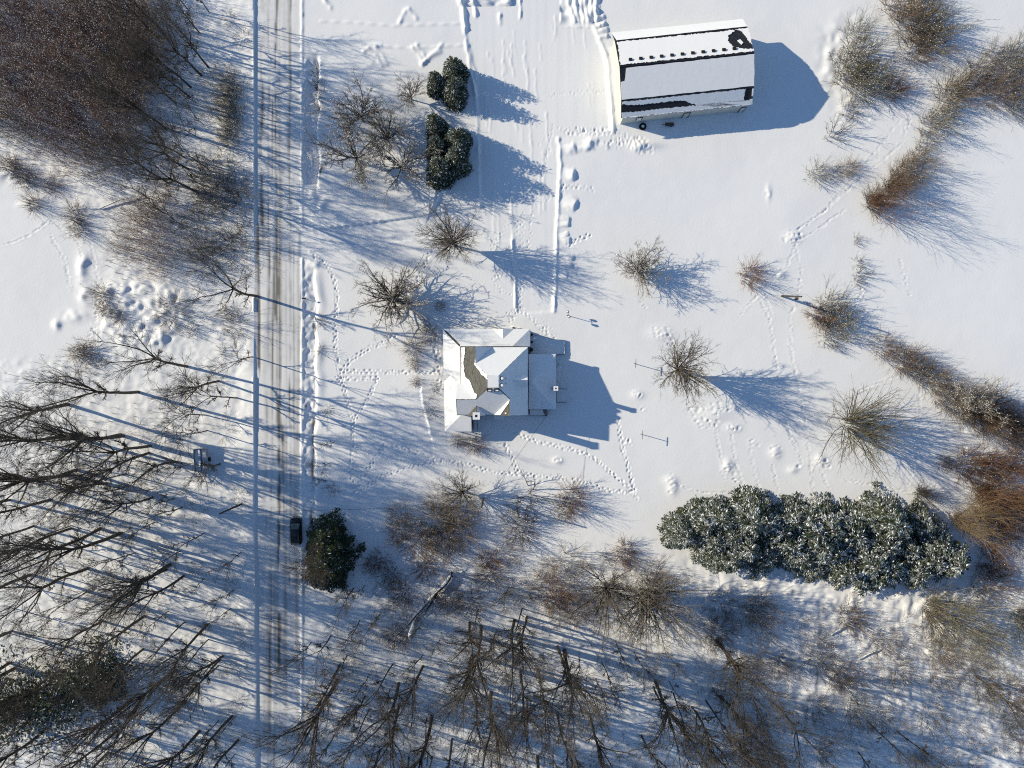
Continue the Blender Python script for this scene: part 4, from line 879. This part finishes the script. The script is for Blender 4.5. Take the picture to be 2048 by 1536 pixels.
# --- hedgerow clumps of the north-east and east
def hedge(pts, key, name, lab, grp, sc, n0=0):
    hr = random.Random(len(pts) + int(pts[0][0]))
    for i, p in enumerate(pts):
        plant(hr.choice(key), p[0] + hr.uniform(-8, 8), p[1] + hr.uniform(-8, 8), sc * hr.uniform(.7, 1.15), lab % A3(i), cat="shrub", name=name, group=grp)
hedge([(1720, 110), (1700, 135), (1745, 150), (1690, 160), (1725, 175), (1715, 75)], ["bush_snowy"], "shrub", "snow-flecked shrub of the clump right of the barn, %s in the clump's reading order", "snow-flecked clump right of the barn", 1.0)
hedge([(1795, 15), (1840, 20), (1815, 45), (1860, 50), (1845, 80), (1830, 105), (1862, 95)], ["bush_brown", "bush_snowy", "bush_grey", "bush_gold"], "shrub", "olive-brown shrub of the dense clump at the top beside the trail, %s from its top", "dense clump at the top beside the trail", 1.05)
plant("bush_red", 1787, 184, .85, "dark brown round bush where the trail bends above the hedgerow", cat="shrub", name="shrub")
hedge([(1752, 405), (1772, 392), (1790, 372), (1805, 352), (1818, 330), (1832, 306), (1846, 282), (1862, 258), (1876, 232), (1890, 206), (1910, 184), (1935, 168)], ["bush_gold", "bush_grey", "bush_snowy", "bush_brown"], "shrub", "brown hedgerow shrub beside the trail, %s up from the large orange bush", "diagonal hedgerow beside the trail", .85)
hedge([(1965, 155), (1992, 138), (2020, 120), (2042, 100), (1975, 185), (2010, 170), (2040, 155), (2025, 200), (2045, 220), (2000, 110)], ["bush_brown", "bush_grey", "bush_snowy", "bush_grey"], "shrub", "tall brown brush at the photo's right edge, %s out from the hedgerow's bend", "brush mass at the upper right edge", .95)
plant("vase1", 1742, 408, .9, "large orange-brown bush with a pale stem at the hedgerow's lower end", cat="shrub", name="shrub", mats="twig_red", hz=.8)
plant("vase1", 1778, 375, .8, "tall brown-twigged bush just above the large orange-brown bush", cat="shrub", name="shrub", mats="twig_br", hz=.9)
plant("round2", 1690, 440, .55, "thin bare tree at the left foot of the orange-brown bush") if 0 else None
hedge([(1715, 520), (1718, 545), (1712, 490), (1722, 570)], ["sparse"], "shrub", "low grass-like tuft along the fence line below the orange bush, %s in line", "tufts along the fence line", .9)
hedge([(1775, 695), (1795, 710), (1812, 722), (1832, 738), (1850, 750), (1868, 765), (1885, 780), (1905, 795), (1925, 812)], ["bush_brown", "bush_grey", "bush_snowy"], "shrub", "brown scrub in the eastern hedgerow, %s from the snowy thicket end", "slanting eastern hedgerow", .85)
hedge([(1945, 815), (1968, 820), (1995, 825), (2022, 835), (2045, 845), (1985, 850), (2015, 860), (2040, 870), (1960, 840)], ["bush_brown", "bush_dark"], "shrub", "dark brown scrub at the right edge below the slanting hedgerow, %s outward", "dark scrub at the right edge", 1.0)
plant("gnarl1", 1912, 800, .95, "small pale bare tree rising from the eastern hedgerow", hz=1.3)
plant("vase1", 1838, 985, .7, "low fan of dark stems left of the orange willow", cat="shrub", name="shrub", mats="twig", hz=.7)
plant("willow1", 1962, 988, .68, "orange-twigged willow at the right edge above the evergreen row")
plant("willow1", 1912, 1036, .72, "pale orange willow just right of the evergreen row", rz=1.0, mats="twig_gold")
plant("willow1", 2030, 1000, .8, "orange willow crown cut by the photo's right edge", rz=2.0)
plant("willow0", 1862, 1214, 1.05, "huge many-stemmed olive willow fanning out at the lower right")
plant("willow0", 2040, 1230, .9, "second olive willow at the right edge", rz=2.2)

# --- woods: trunk foot positions read from the photograph
def row(pts, lab, grp, cat="tree", name="bare_tree"):
    for i, p in enumerate(pts):
        key, px, py, sc = p[:4]; sc *= 1.16 if grp == "bare trees of the wood along the bottom" and key[:4] in ("tall", "slim") else 1.0; plant(key, px, py, sc, lab % A3(i), cat, name, grp)
WG = "bare trees of the wood west of the road"
row([("tall4", 512, 592, .9), ("slim0", 506, 714, 1.0), ("tall3", 437, 762, .85), ("tall1", 374, 733, .95), ("tall0", 277, 784, .95), ("tall2", 137, 809, .9)], "bare tree west of the road level with the house's north half, %s from the road", WG)
row([("slim2", 415, 861, 1.1), ("tall5", 247, 872, 1.1), ("tall2", 240, 870, 1.0), ("tall0", 140, 872, 1.0), ("slim0", 60, 880, 1.2)], "bare tree west of the road level with the house's south porch, %s from the road", WG)
row([("slim3", 377, 929, 1.1), ("tall6", 350, 924, .85), ("tall1", 300, 892, 1.05), ("tall3", 297, 906, 1.0), ("tall4", 153, 940, 1.05), ("tall2", 140, 950, .95), ("tall5", 30, 950, 1.0)], "bare tree left of the snow-filled trailer, %s from it", WG)
row([("slim1", 348, 997, 1.1), ("tall5", 305, 995, .9), ("slim0", 257, 972, 1.3), ("tall6", 213, 967, .95), ("tall1", 100, 1000, 1.0), ("tall3", 20, 1000, 1.0)], "bare tree in the line below the snow-filled trailer, %s from the road", WG)
row([("slim2", 408, 1066, 1.0), ("tall0", 240, 1067, 1.1), ("tall4", 200, 1057, 1.1), ("tall3", 142, 1057, 1.0), ("tall5", 67, 1052, 1.0)], "bare tree in the western wood level with the parked car, %s from the road", WG)
row([("slim3", 483, 1104, 1.0), ("slim3", 467, 1181, 1.0), ("tall6", 367, 1152, .9), ("tall2", 340, 1129, 1.0), ("tall1", 333, 1139, .95), ("slim1", 270, 1106, 1.2), ("tall4", 175, 1137, 1.0), ("tall0", 60, 1150, 1.0)], "bare tree in the western wood just below the parked car's level, %s from the road", WG)
row([("slim0", 370, 1244, 1.15), ("slim1", 388, 1297, .9), ("tall5", 440, 1319, .8), ("slim2", 438, 1331, 1.2)], "bare tree near the road at the lower left, %s down from the top one", WG)
row([("tall0", 28, 1337, 1.0), ("tall6", 118, 1342, .9), ("slim1", 295, 1414, 1.2), ("slim0", 227, 1432, 1.1), ("slim2", 92, 1421, 1.2), ("tall1", 217, 1504, .95), ("tall4", 477, 1479, .85), ("slim3", 437, 1441, 1.3)], "bare tree around the dark evergreens at the bottom left, %s from the left edge group", WG)
row([("tall4", 323, 60, .8), ("slim0", 400, 66, 1.1), ("tall1", 402, 150, .8), ("tall3", 382, 175, .75), ("tall5", 380, 194, .75), ("slim2", 303, 185, 1.1), ("tall6", 283, 227, .9)], "bare tree at the edge of the brown thicket by the road, %s from the top", "bare trees by the upper left thicket")
row([("tall0", 333, 258, .8), ("tall4", 377, 338, .75), ("tall1", 337, 366, .8), ("slim1", 302, 398, 1.1), ("slim3", 363, 450, 1.2), ("slim2", 467, 427, .8)], "bare tree below the brown thicket near the road, %s from the top", "bare trees by the upper left thicket")
row([("tall3", 655, 1068, .8), ("tall0", 668, 1120, .6), ("slim1", 668, 885, .55), ("slim0", 662, 925, .5), ("slim3", 655, 960, .6)], "bare tree by the road's east side between house and pine, %s of these", "bare trees on the road's east side")
SG = "bare trees of the wood along the bottom"
row([("slim3", 729, 1172, .8), ("slim1", 707, 1177, 1.0), ("slim2", 719, 1241, .8), ("slim0", 662, 1271, 1.0), ("slim3", 694, 1311, 1.2), ("tall5", 679, 1332, .75), ("tall2", 675, 1361, .9), ("slim1", 669, 1471, 1.1)], "bare tree right of the road below the pine, %s going down", SG)
row([("slim0", 785, 1329, 1.1), ("tall4", 797, 1367, .9), ("tall0", 864, 1432, .95), ("slim2", 865, 1514, 1.0), ("tall3", 760, 1500, .8)], "bare tree between the fallen trunk and the bottom edge, %s of these", SG)
row([("tall1", 939, 1246, .85), ("tall0", 962, 1254, .95), ("tall5", 944, 1311, 1.0), ("slim1", 990, 1269, 1.3), ("tall2", 982, 1386, .9), ("slim3", 1017, 1174, 1.0)], "bare tree right of the broken snag, %s in that cluster", SG)
row([("tall4", 1029, 1241, .9), ("tall3", 1054, 1234, .8), ("tall6", 1114, 1294, .85), ("tall0", 1129, 1301, 1.0), ("tall5", 1076, 1341, .9), ("tall1", 1041, 1344, .9), ("slim3", 1191, 1357, 1.0)], "bare tree of the bottom-centre stand, %s of the stand", SG)
row([("round1", 1207, 1166, 1.45), ("round2", 1281, 1179, 1.6)], "bushy-crowned bare tree left of the evergreen row's foot, %s of the pair", SG)
row([("tall2", 1311, 1364, .8), ("slim1", 1347, 1387, 1.3), ("slim0", 1384, 1414, 1.2), ("tall5", 1392, 1424, .8), ("slim2", 1412, 1402, 1.3), ("tall4", 1432, 1280, .9), ("tall1", 1438, 1284, .85), ("slim3", 1424, 1374, 1.2), ("tall3", 1454, 1474, .8), ("slim1", 1477, 1484, 1.3)], "bare tree below the evergreen row's left half, %s of these", SG)
row([("tall4", 1546, 1404, .7), ("slim2", 1733, 1441, 1.1), ("slim0", 1793, 1461, 1.0), ("slim1", 1716, 1504, 1.1), ("tall3", 1950, 1350, .6), ("slim3", 1640, 1320, 1.1)], "bare tree in the rough scrub at the lower right, %s of these", SG)

# --- brush masses
def scatter(poly, n, seed, mind):
    r = random.Random(seed); xs_ = [p[0] for p in poly]; ys_ = [p[1] for p in poly]; out = []; tries = 0
    while len(out) < n and tries < n * 60:
        tries += 1; x, y = r.uniform(min(xs_), max(xs_)), r.uniform(min(ys_), max(ys_))
        if pip(poly, np.array([x]), np.array([y]))[0] and all((x - a) ** 2 + (y - b) ** 2 > mind ** 2 for a, b in out): out.append((x, y))
    return out
r_ = random.Random(5)
for (x, y) in scatter([(-60, -20), (330, -20), (320, 60), (300, 130), (300, 205), (260, 240), (270, 330), (190, 350), (100, 300), (-60, 235)], 84, 3, 27):
    plant(r_.choice(["brush0", "brush0", "brush1", "brush2"]), x, y, r_.uniform(.8, 1.15), "brown leafless sapling clump of the dense thicket at the upper left", "shrub", "brush_clump", "brown thicket at the upper left")
for (x, y, o_) in downward(scatter([(270, 420), (330, 390), (350, 440), (350, 520), (300, 560), (240, 530), (235, 470)], 12, 4, 22)):
    plant(r_.choice(["brush2", "brush1"]), x, y, r_.uniform(.6, .85), "dark leafless clump of the brush above the snowy brush pile, %s from the top" % o_, "shrub", "brush_clump", "dark brush above the snowy pile")
for (x, y, o_) in downward([(20, 330), (40, 345), (62, 362), (105, 375), (70, 408), (160, 455), (150, 430), (240, 632), (208, 590), (160, 705), (180, 708), (210, 620)]):
    plant("bush_dark", x, y, r_.uniform(.5, .75), "small dark bush along the left field's snowy edge, %s from the top" % o_, "shrub", "shrub", "dark bushes along the left field")
for (x, y, o_) in downward([(458, 165), (460, 185), (462, 205), (459, 225), (462, 245), (458, 265), (461, 282)]):
    plant("bush_snowy", x, y, .62, "viny dark shrub of the short hedge strip along the road bank, %s from the top" % o_, "shrub", "hedge_shrub", "hedge strip along the road bank")
for (x, y, o_) in downward(scatter([(400, 320), (490, 330), (495, 500), (420, 540), (365, 530), (390, 420)], 14, 6, 26) + [(385, 660), (470, 650), (445, 705), (455, 620), (340, 625)]):
    plant(r_.choice(["bush_grey", "bush_grey", "sparse"]), x, y, r_.uniform(.8, 1.2), "grey twiggy bush on the bank just west of the road, %s from the top" % o_, "shrub", "shrub", "grey bushes on the west bank")
for (x, y, o_) in downward(scatter([(1380, 1180), (1560, 1230), (1820, 1260), (2040, 1290), (2040, 1530), (1500, 1530), (1440, 1330)], 24, 8, 52)):
    plant(r_.choice(["bush_dark", "bush_grey", "bush_grey", "bush_snowy", "bush_brown"]), x, y, r_.uniform(.6, 1.1), "tangled leafless shrub of the rough scrub at the lower right, %s from the top" % o_, "shrub", "shrub", "rough scrub at the lower right")
for (x, y, o_) in downward(scatter([(1900, 900), (2045, 900), (2045, 1180), (1960, 1190), (1930, 1090), (1960, 1010)], 12, 9, 34)):
    plant(r_.choice(["bush_red", "bush_brown"]), x, y, r_.uniform(.9, 1.3), "rusty scrub bush at the right edge around the willows, %s from the top" % o_, "shrub", "shrub", "rusty scrub around the willows")
for (x, y, o_) in downward(scatter([(760, 1120), (960, 1110), (1200, 1095), (1340, 1120), (1330, 1200), (1120, 1230), (900, 1200), (770, 1290)], 20, 10, 38)):
    plant(r_.choice(["bush_grey", "bush_brown", "sparse", "bush_dark"]), x, y, r_.uniform(.6, 1.0), "low brown brush along the upper edge of the bottom wood, %s from the top" % o_, "shrub", "shrub", "brush along the bottom wood's edge")
for (x, y, o_) in downward([(632, 145), (640, 165), (642, 190), (640, 215), (655, 820), (640, 700), (645, 640), (668, 975)]):
    plant("sparse", x, y, r_.uniform(.7, 1.0), "sparse twigs on the lip of the roadside ditch, %s from the top" % o_, "shrub", "shrub", "twigs on the ditch lip")

def fill(poly, n, seed, mind, keys, s0, s1, label, grp, cat="shrub", name="shrub"):
    fr = random.Random(seed)
    for i, (x, y) in enumerate(sorted(scatter(poly, n, seed, mind), key=lambda q: q[1])):
        plant(fr.choice(keys), x, y, fr.uniform(s0, s1), label + (", %s from the top" % A3(i) if n <= 26 else ""), cat, name, grp)
def brush_stuff(name, poly, n, seed, mind, m, s0, s1, label):
    """low tangled twigs nobody could count, joined into one object"""
    fr = random.Random(seed); vs_ = []
    for v in range(3):
        out = []; sp = [dict(n=2, w=.14, up=.01, kids=6, start=.15, ang=.55, ratio=.5, r0=.02, r1=.01), dict(n=1, w=.2, up=0, r0=.012, r1=.006)]
        for k in range(28):
            az = k * 2.4 + fr.uniform(-.5, .5); q = math.sqrt((k + .5) / 28); t_ = fr.uniform(.2, 1.15); b = (math.cos(az) * 1.7 * q, math.sin(az) * 1.7 * q, -.05); az += fr.uniform(-1, 1)
            grow(fr, out, b, (math.sin(t_) * math.cos(az), math.sin(t_) * math.sin(az), math.cos(t_)), fr.uniform(.9, 2.6), .02, .008, 0, sp)
        vs_.append(np.array(out))
    mb = MB()
    for (x, y) in scatter(poly, n, seed, mind):
        a = fr.choice(vs_); c, s_ = math.cos(x * 7), math.sin(x * 7); k = fr.uniform(s0, s1); o = G(x, y)
        rot = lambda P: np.stack([(P[:, 0] * c - P[:, 1] * s_) * k + o.x, (P[:, 0] * s_ + P[:, 1] * c) * k + o.y, P[:, 2] * k + o.z], 1)
        mb.tubes(rot(a[:, 0:3]), rot(a[:, 3:6]), a[:, 6] * 1.0, a[:, 7] * 1.0, 3)
    tag(mb.obj(name, m), label, "undergrowth", kind="stuff")
brush_stuff("scrub_undergrowth", [(1380, 1180), (1560, 1215), (1840, 1235), (2060, 1270), (2060, 1545), (1420, 1545), (1380, 1330)], 76, 31, 27, "twig_lt", .8, 1.4, "pale low tangle of twigs over the frosty scrub at the lower right")
brush_stuff("woodland_undergrowth", [(620, 1190), (780, 1140), (1000, 1120), (1340, 1130), (1400, 1330), (1420, 1545), (620, 1545)], 58, 32, 32, "twig_lt", .6, 1.2, "pale low brush under the bare trees of the bottom wood")
brush_stuff("western_undergrowth", [(-10, 1000), (330, 840), (490, 700), (495, 1545), (-10, 1545)], 64, 33, 34, "twig_lt", .55, 1.05, "pale low brush under the bare trees of the western wood")
brush_stuff("bank_undergrowth", [(330, -10), (490, -10), (490, 560), (380, 560), (300, 420), (280, 340), (320, 200)], 34, 34, 28, "twig_lt", .6, 1.1, "pale low brush between the brown thicket and the road")
fill([(280, 20), (420, 20), (430, 300), (400, 440), (260, 420), (170, 340), (250, 250)], 26, 35, 26, ["slim0", "slim1", "slim2", "slim3"], .55, 1.0, "thin bare sapling on the fringe between thicket and road", "saplings on the thicket's fringe", "tree", "bare_tree")
fill([(620, 1240), (900, 1180), (1330, 1190), (1430, 1300), (1560, 1400), (1500, 1530), (620, 1530)], 40, 36, 42, ["slim0", "slim1", "slim2", "slim3"], .6, 1.25, "thin bare sapling among the taller trees of the bottom wood", "saplings of the bottom wood", "tree", "bare_tree")
fill([(5, 960), (300, 850), (480, 760), (490, 1530), (5, 1530)], 44, 37, 40, ["slim0", "slim1", "slim2", "slim3"], .6, 1.3, "thin bare sapling among the taller trees of the western wood", "saplings of the western wood", "tree", "bare_tree")
TK = ["tall%d" % i for i in range(7)]
fill([(10, 1170), (330, 1180), (440, 1230), (480, 1400), (470, 1528), (10, 1528)], 17, 51, 62, TK, .72, .98, "tall bare tree in the lowest part of the western wood", "tall trees low in the western wood", "tree", "bare_tree")
fill([(690, 1290), (900, 1330), (1060, 1370), (1290, 1230), (1370, 1330), (1520, 1380), (1540, 1528), (690, 1528)], 14, 52, 64, TK, .72, 1.0, "tall bare tree standing deep in the bottom wood", "tall trees deep in the bottom wood", "tree", "bare_tree")
fill([(300, 30), (430, 40), (430, 250), (460, 420), (330, 430), (290, 330), (330, 200)], 6, 53, 58, TK, .6, .8, "tall bare tree between the brown thicket and the road bank", "tall trees beside the thicket", "tree", "bare_tree")
# --- evergreens
def conifer(seed, h, rad, n, mt, snow=.3, top=.9, yel=.0, droop=.35, tuft=.5, skirt=.08, rag_=.12, nb=150):
    """boughs sweep out from the trunk and droop; needle sprays sit along each bough and its side shoots"""
    r = np.random.default_rng(seed); mb = MB()
    u = (np.arange(nb) + r.random(nb)) / nb; fz = 1 - np.sqrt(1 - u * .985); zb = h * (skirt + (1 - skirt) * fz)
    az = np.arange(nb) * 2.39996 + r.normal(0, .3, nb); Lb = rad * np.clip((1 - fz) ** top, .06, 1) * (1 + rag_ * r.normal(0, 1, nb)) * (1 + .10 * np.sin(az * 3 + seed))
    Lb = np.maximum(Lb, .15); hasn = r.random(nb); yb = r.random(nb)
    cnt = r.choice(nb, n, p=Lb ** 1.5 / (Lb ** 1.5).sum())
    t = np.sqrt(r.uniform(.03, 1.0, n)); L_ = Lb[cnt]; lat = r.normal(0, .17, n) * L_ * (1.15 - .7 * t); a = az[cnt]
    rr_ = L_ * t; bend = droop * L_ * (t ** 2) * .9 - .22 * L_ * t * (fz[cnt] > .25)
    C = np.stack([np.cos(a) * rr_ - np.sin(a) * lat, np.sin(a) * rr_ + np.cos(a) * lat, zb[cnt] - bend + r.normal(0, .05, n) - np.abs(lat) * .25], 1)
    sl_ = np.sign(lat) * np.minimum(1, np.abs(lat) / .3) * .8
    out = np.stack([np.cos(a) - np.sin(a) * sl_, np.sin(a) + np.cos(a) * sl_, -.35 * t + .15], 1) + r.normal(0, .22, (n, 3)); out /= np.linalg.norm(out, axis=1, keepdims=True)
    side = np.cross(out, np.array([0, 0, 1.0]) + r.normal(0, .3, (n, 3))); side /= np.linalg.norm(side, axis=1, keepdims=True)
    upv = np.cross(side, out); L = tuft * r.uniform(.55, 1.4, (n, 1)); w = L * r.uniform(.14, .30, (n, 1))
    A = C - out * L * .4; Bq = C + side * w - upv * w * .35; D = C - side * w - upv * w * .35; E = C + out * L * .7; T = C + upv * w * .3
    V = np.stack([A, Bq, E, D, T], 1).reshape(-1, 3); b5 = (np.arange(n) * 5)[:, None]
    tri = np.concatenate([b5 + [[0, 1, 4]], b5 + [[1, 2, 4]], b5 + [[2, 3, 4]], b5 + [[3, 0, 4]]], 0)
    load = np.clip(snow * 1.6 * hasn[cnt] + .25 * snow * (t > .6), 0, .95) * (np.abs(lat) < .35 * L_); sn = r.random(n)
    kind = np.where(sn < load * .22, 1, np.where(sn < load, 2, np.where((yb[cnt] < yel) & (t > .45), 3, 0)))
    k4 = np.concatenate([kind] * 4)
    for k in range(4):
        if (k4 == k).any(): mb.f.append((tri[k4 == k], k))
    mb.v.append(V); mb.n += len(V)
    crown = mb.mesh("conifer_crown", ["needle", "clump", "needle_g", "needle_y"])
    mt_ = MB(); mt_.tube([(0, 0, -.3), (0, 0, h * .5), (0, 0, h * .95)], [rad * .07, rad * .045, .02], 7)
    mt_.tubes(np.stack([0 * zb, 0 * zb, zb], 1), np.stack([np.cos(az) * Lb * .8, np.sin(az) * Lb * .8, zb - droop * Lb * .55], 1), np.full(nb, .045), np.full(nb, .015), 3)
    return [mt_.mesh("conifer_trunk", mt), crown]
PROTO["spruce0"] = conifer(1, 7.2, 2.35, 8500, "bark_dk", .30, .55, .1, .25, .27, .05, .05, 420)
PROTO["spruce1"] = conifer(2, 7.6, 2.2, 8500, "bark_dk", .30, .52, .1, .25, .27, .05, .05, 420)
PROTO["fir0"] = conifer(3, 9.5, 3.7, 12500, "bark_dk", .58, .72, .3, .4, .39, .06, .32, 190)
PROTO["fir1"] = conifer(4, 10.2, 3.6, 12500, "bark_dk", .54, .68, .36, .4, .39, .06, .32, 190)
PROTO["fir2"] = conifer(5, 9.0, 3.9, 12500, "bark_dk", .62, .75, .28, .4, .39, .06, .32, 190)
PROTO["pine0"] = conifer(6, 11.0, 3.9, 9000, "bark", .10, .6, .3, .35, .5, .16, .4)
PROTO["cedar1"] = conifer(8, 7.0, 4.8, 1700, "bark_dk", .24, .4, .25, .2, .5, .1, .6)
PROTO["cedar0"] = conifer(7, 8.0, 4.4, 4200, "bark_dk", .16, .45, .2, .2, .42, .1, .4)
def evergreen(key, px, py, sc, label, grp=None, hz=1.0):
    plant(key, px, py, sc, label, "tree", "evergreen_tree", grp, hz=hz)
for i, (k, x, y, sc, lb) in enumerate([("spruce0", 911, 155, 1.0, "topmost evergreen of the upper trio beside the drive"), ("spruce1", 877, 178, .9, "left-hand small evergreen of the upper trio beside the drive"), ("spruce0", 911, 196, 1.02, "lower evergreen of the upper trio beside the drive"),
        ("spruce1", 876, 264, .98, "topmost left evergreen of the lower group beside the drive"), ("spruce0", 917, 292, 1.1, "upper right evergreen of the lower group beside the drive"), ("spruce0", 878, 306, 1.0, "middle left evergreen of the lower group beside the drive"), ("spruce1", 914, 332, 1.12, "right-hand evergreen of the lower group, nearest the drive"), ("spruce0", 882, 352, 1.15, "bottom left evergreen of the lower group beside the drive")]):
    evergreen(k, x, y, sc, lb, "dense evergreens beside the drive")
er = random.Random(21); k_ = 0
lines = {"upper": [], "middle": [], "lower": []}
for (x, y) in scatter([(1348, 1036), (1380, 1024), (1830, 1032), (1872, 1062), (1880, 1100), (1850, 1132), (1740, 1138), (1600, 1122), (1420, 1102), (1352, 1070)], 37, 77, 33):
    t_ = (y - 1030) / 80; lines["upper" if t_ < .33 else "middle" if t_ < .68 else "lower"].append((x, y))
NUM = ORD
for ln in lines:
    for i, (x, y) in enumerate(sorted(lines[ln])): evergreen("fir%d" % er.randrange(3), x, y, er.uniform(.72, 1.2), "snow-dusted evergreen of the row's %s line, %s from its left end" % (ln, NUM[i]), "evergreen row right of centre", er.uniform(.75, 1.15))
evergreen("pine0", 662, 1066, .70, "dark green pine beside the parked car, uppermost of the three")
evergreen("pine0", 670, 1102, .88, "biggest dark green pine below the parked car, middle of the three"); evergreen("pine0", 664, 1138, .68, "dark green pine at the lower end of the trio by the road")
evergreen("cedar0", 205, 1352, 1.0, "brownish-green evergreen at the lower left casting a solid shadow"); evergreen("cedar1", 150, 1378, 1.0, "greyer evergreen just left of the brownish-green one")
evergreen("cedar1", 75, 1395, 1.1, "thin dark green evergreen near the bottom left edge"); evergreen("cedar1", 8, 1408, 1.1, "dark evergreen cut by the left edge near the bottom")
evergreen("spruce0", 160, 703, .35, "tiny evergreen on the edge of the left field") if 0 else None

# --- fallen trunk, snag, logs
mb = MB(); a, b = G(904, 1150), G(795, 1270); pts = [a.lerp(b, i / 8) + Vector((.15 * math.sin(i * 2.1), .15 * math.cos(i * 1.7), .55 + .25 * math.sin(i))) for i in range(9)]
t = thing("fallen_tree", "long snow-covered fallen tree lying below the shrub mass", "fallen tree", a); loc = [p - a for p in pts]
mb.tube(loc, list(np.linspace(.36, .12, 9)), 8); mb.tube([loc[0] + Vector((0, .5, 0)), loc[3] + Vector((.6, 0, 0)), loc[5] + Vector((.9, -.6, .1))], [.2, .15, .08], 6); mb.obj("trunk", "bark", t)
ms = MB(); ms.tube([p + Vector((-.10, .08, .16 + .05 * math.sin(i * 2.3))) for i, p in enumerate(loc)], [.22, .27, .18, .26, .16, .2, .12, .13, .05], 7); ms.obj("snow", "clump", t)
rr2 = random.Random(3); segs = []
spec = [dict(n=4, w=.15, up=.05, kids=5, start=.2, ang=.6, ratio=.45, r0=.06, r1=.03), dict(n=3, w=.18, up=.03, kids=3, start=.2, ang=.6, ratio=.5, r0=.03, r1=.015), dict(n=2, w=.2, up=0, r0=.02, r1=.01)]
for i in range(60):
    p = loc[rr2.choice([0, 1, 2, 3, 4, 5, 6, 6, 7, 7, 8, 8])]; az = rr2.uniform(0, 6.28); grow(rr2, segs, tuple(p), nrm((math.cos(az), math.sin(az), rr2.uniform(.1, .8))), rr2.uniform(1.2, 2.8), .06, .02, 0, spec)
sg = np.array(segs); mb = MB(); mb.tubes(sg[:, :3], sg[:, 3:6], sg[:, 6], sg[:, 7], 3); mb.tubes(sg[::3, :3] + [0, 0, .04], sg[::3, 3:6] + [0, 0, .04], sg[::3, 6] * 1.3, sg[::3, 7] * 1.3, 3, 1); mb.obj("branches", ["twig_br", "clump"], t)
b = G(832, 1240); t = thing("tree_snag", "thick broken snag with a ragged snowy bark below the fallen tree", "snag", b); mb = MB(); mb.tube([(0, 0, -.2), (.1, .0, 3), (.1, -.1, 6), (0, -.1, 8.5)], [.5, .42, .38, .12], 9); mb.obj("trunk", "bark_lt", t)
ms = MB(); ms.tube([(-.1, .12, 2), (0, .1, 5), (-.05, .0, 7.6)], [.36, .36, .3], 7); ms.obj("snow", "clump", t)
for i, (x0, y0, x1, y1, lb) in enumerate([(1715, 1318, 1755, 1298, "snowy log lying in the scrub below the tangled dark shrub"), (1660, 1270, 1688, 1250, "short curved snowy log left of the scrub log"), (1640, 1500, 1700, 1465, "pale snowy fallen stem near the bottom right"), (200, 418, 278, 393, "pale fallen stem below the brown thicket")]):
    a, b = G(x0, y0), G(x1, y1); mid = a.lerp(b, .5) + Vector((.3, .4, .5)); mb = MB(); mb.tube([(0, 0, .25), mid - a, (b - a) + Vector((0, 0, .3))], [.11, .09, .05], 6); mb.tube([(0, 0, .34), mid - a + Vector((0, 0, .13)), (b - a) + Vector((0, 0, .38))], [.09, .07, .04], 5, 1)
    o = mb.obj("fallen_log", ["bark_lt", "clump"]); o.location = a; tag(o, lb, "log")

# --- undergrowth that nobody could count
ur = np.random.default_rng(12)
def undergrowth(name, m, n, weight, label, hmin=.4, hmax=1.7, tw=7):
    w = (weight * (~is_road_v)).ravel(); w = w / w.sum(); idx = ur.choice(len(w), n, p=w)
    bx = np.repeat(X.ravel()[idx] + ur.uniform(-.1, .1, n), tw); by = np.repeat(Y.ravel()[idx], tw); bz_ = np.repeat(Z.ravel()[idx], tw); k = n * tw
    h_ = np.repeat(ur.uniform(hmin, hmax, n), tw) * ur.uniform(.5, 1.1, k); az = ur.uniform(0, 6.283, k); sp = h_ * ur.uniform(.1, .75, k)
    A = np.stack([bx, by, bz_ - .05], 1); T = A + np.stack([np.cos(az) * sp, np.sin(az) * sp, h_], 1); Md = (A + T) / 2 + np.stack([np.cos(az) * -.1 * h_, np.sin(az) * -.1 * h_, .08 * h_], 1)
    mb = MB(); mb.tubes(A, T, np.full(k, .011), np.full(k, .005), 3)
    tag(mb.obj(name, m), label, "undergrowth", kind="stuff")
is_road_v = (PX > 500) & (PX < 606)
patch = np.clip(noise(4.5, 61) * .9 + .25, 0, 2)
undergrowth("undergrowth", "twig", 1700, wood * patch, "grey leafless undergrowth scattered through the snowy woods")
undergrowth("brown_undergrowth", "twig_br", 1800, rough_se * (patch + .25) + .25 * woods_s * patch + mask([(-60, -20), (330, -20), (300, 205), (270, 330), (100, 330), (-60, 235)], 2) * 1.0, "brown leafless undergrowth in the thicket and lower right scrub", .6, 2.6)
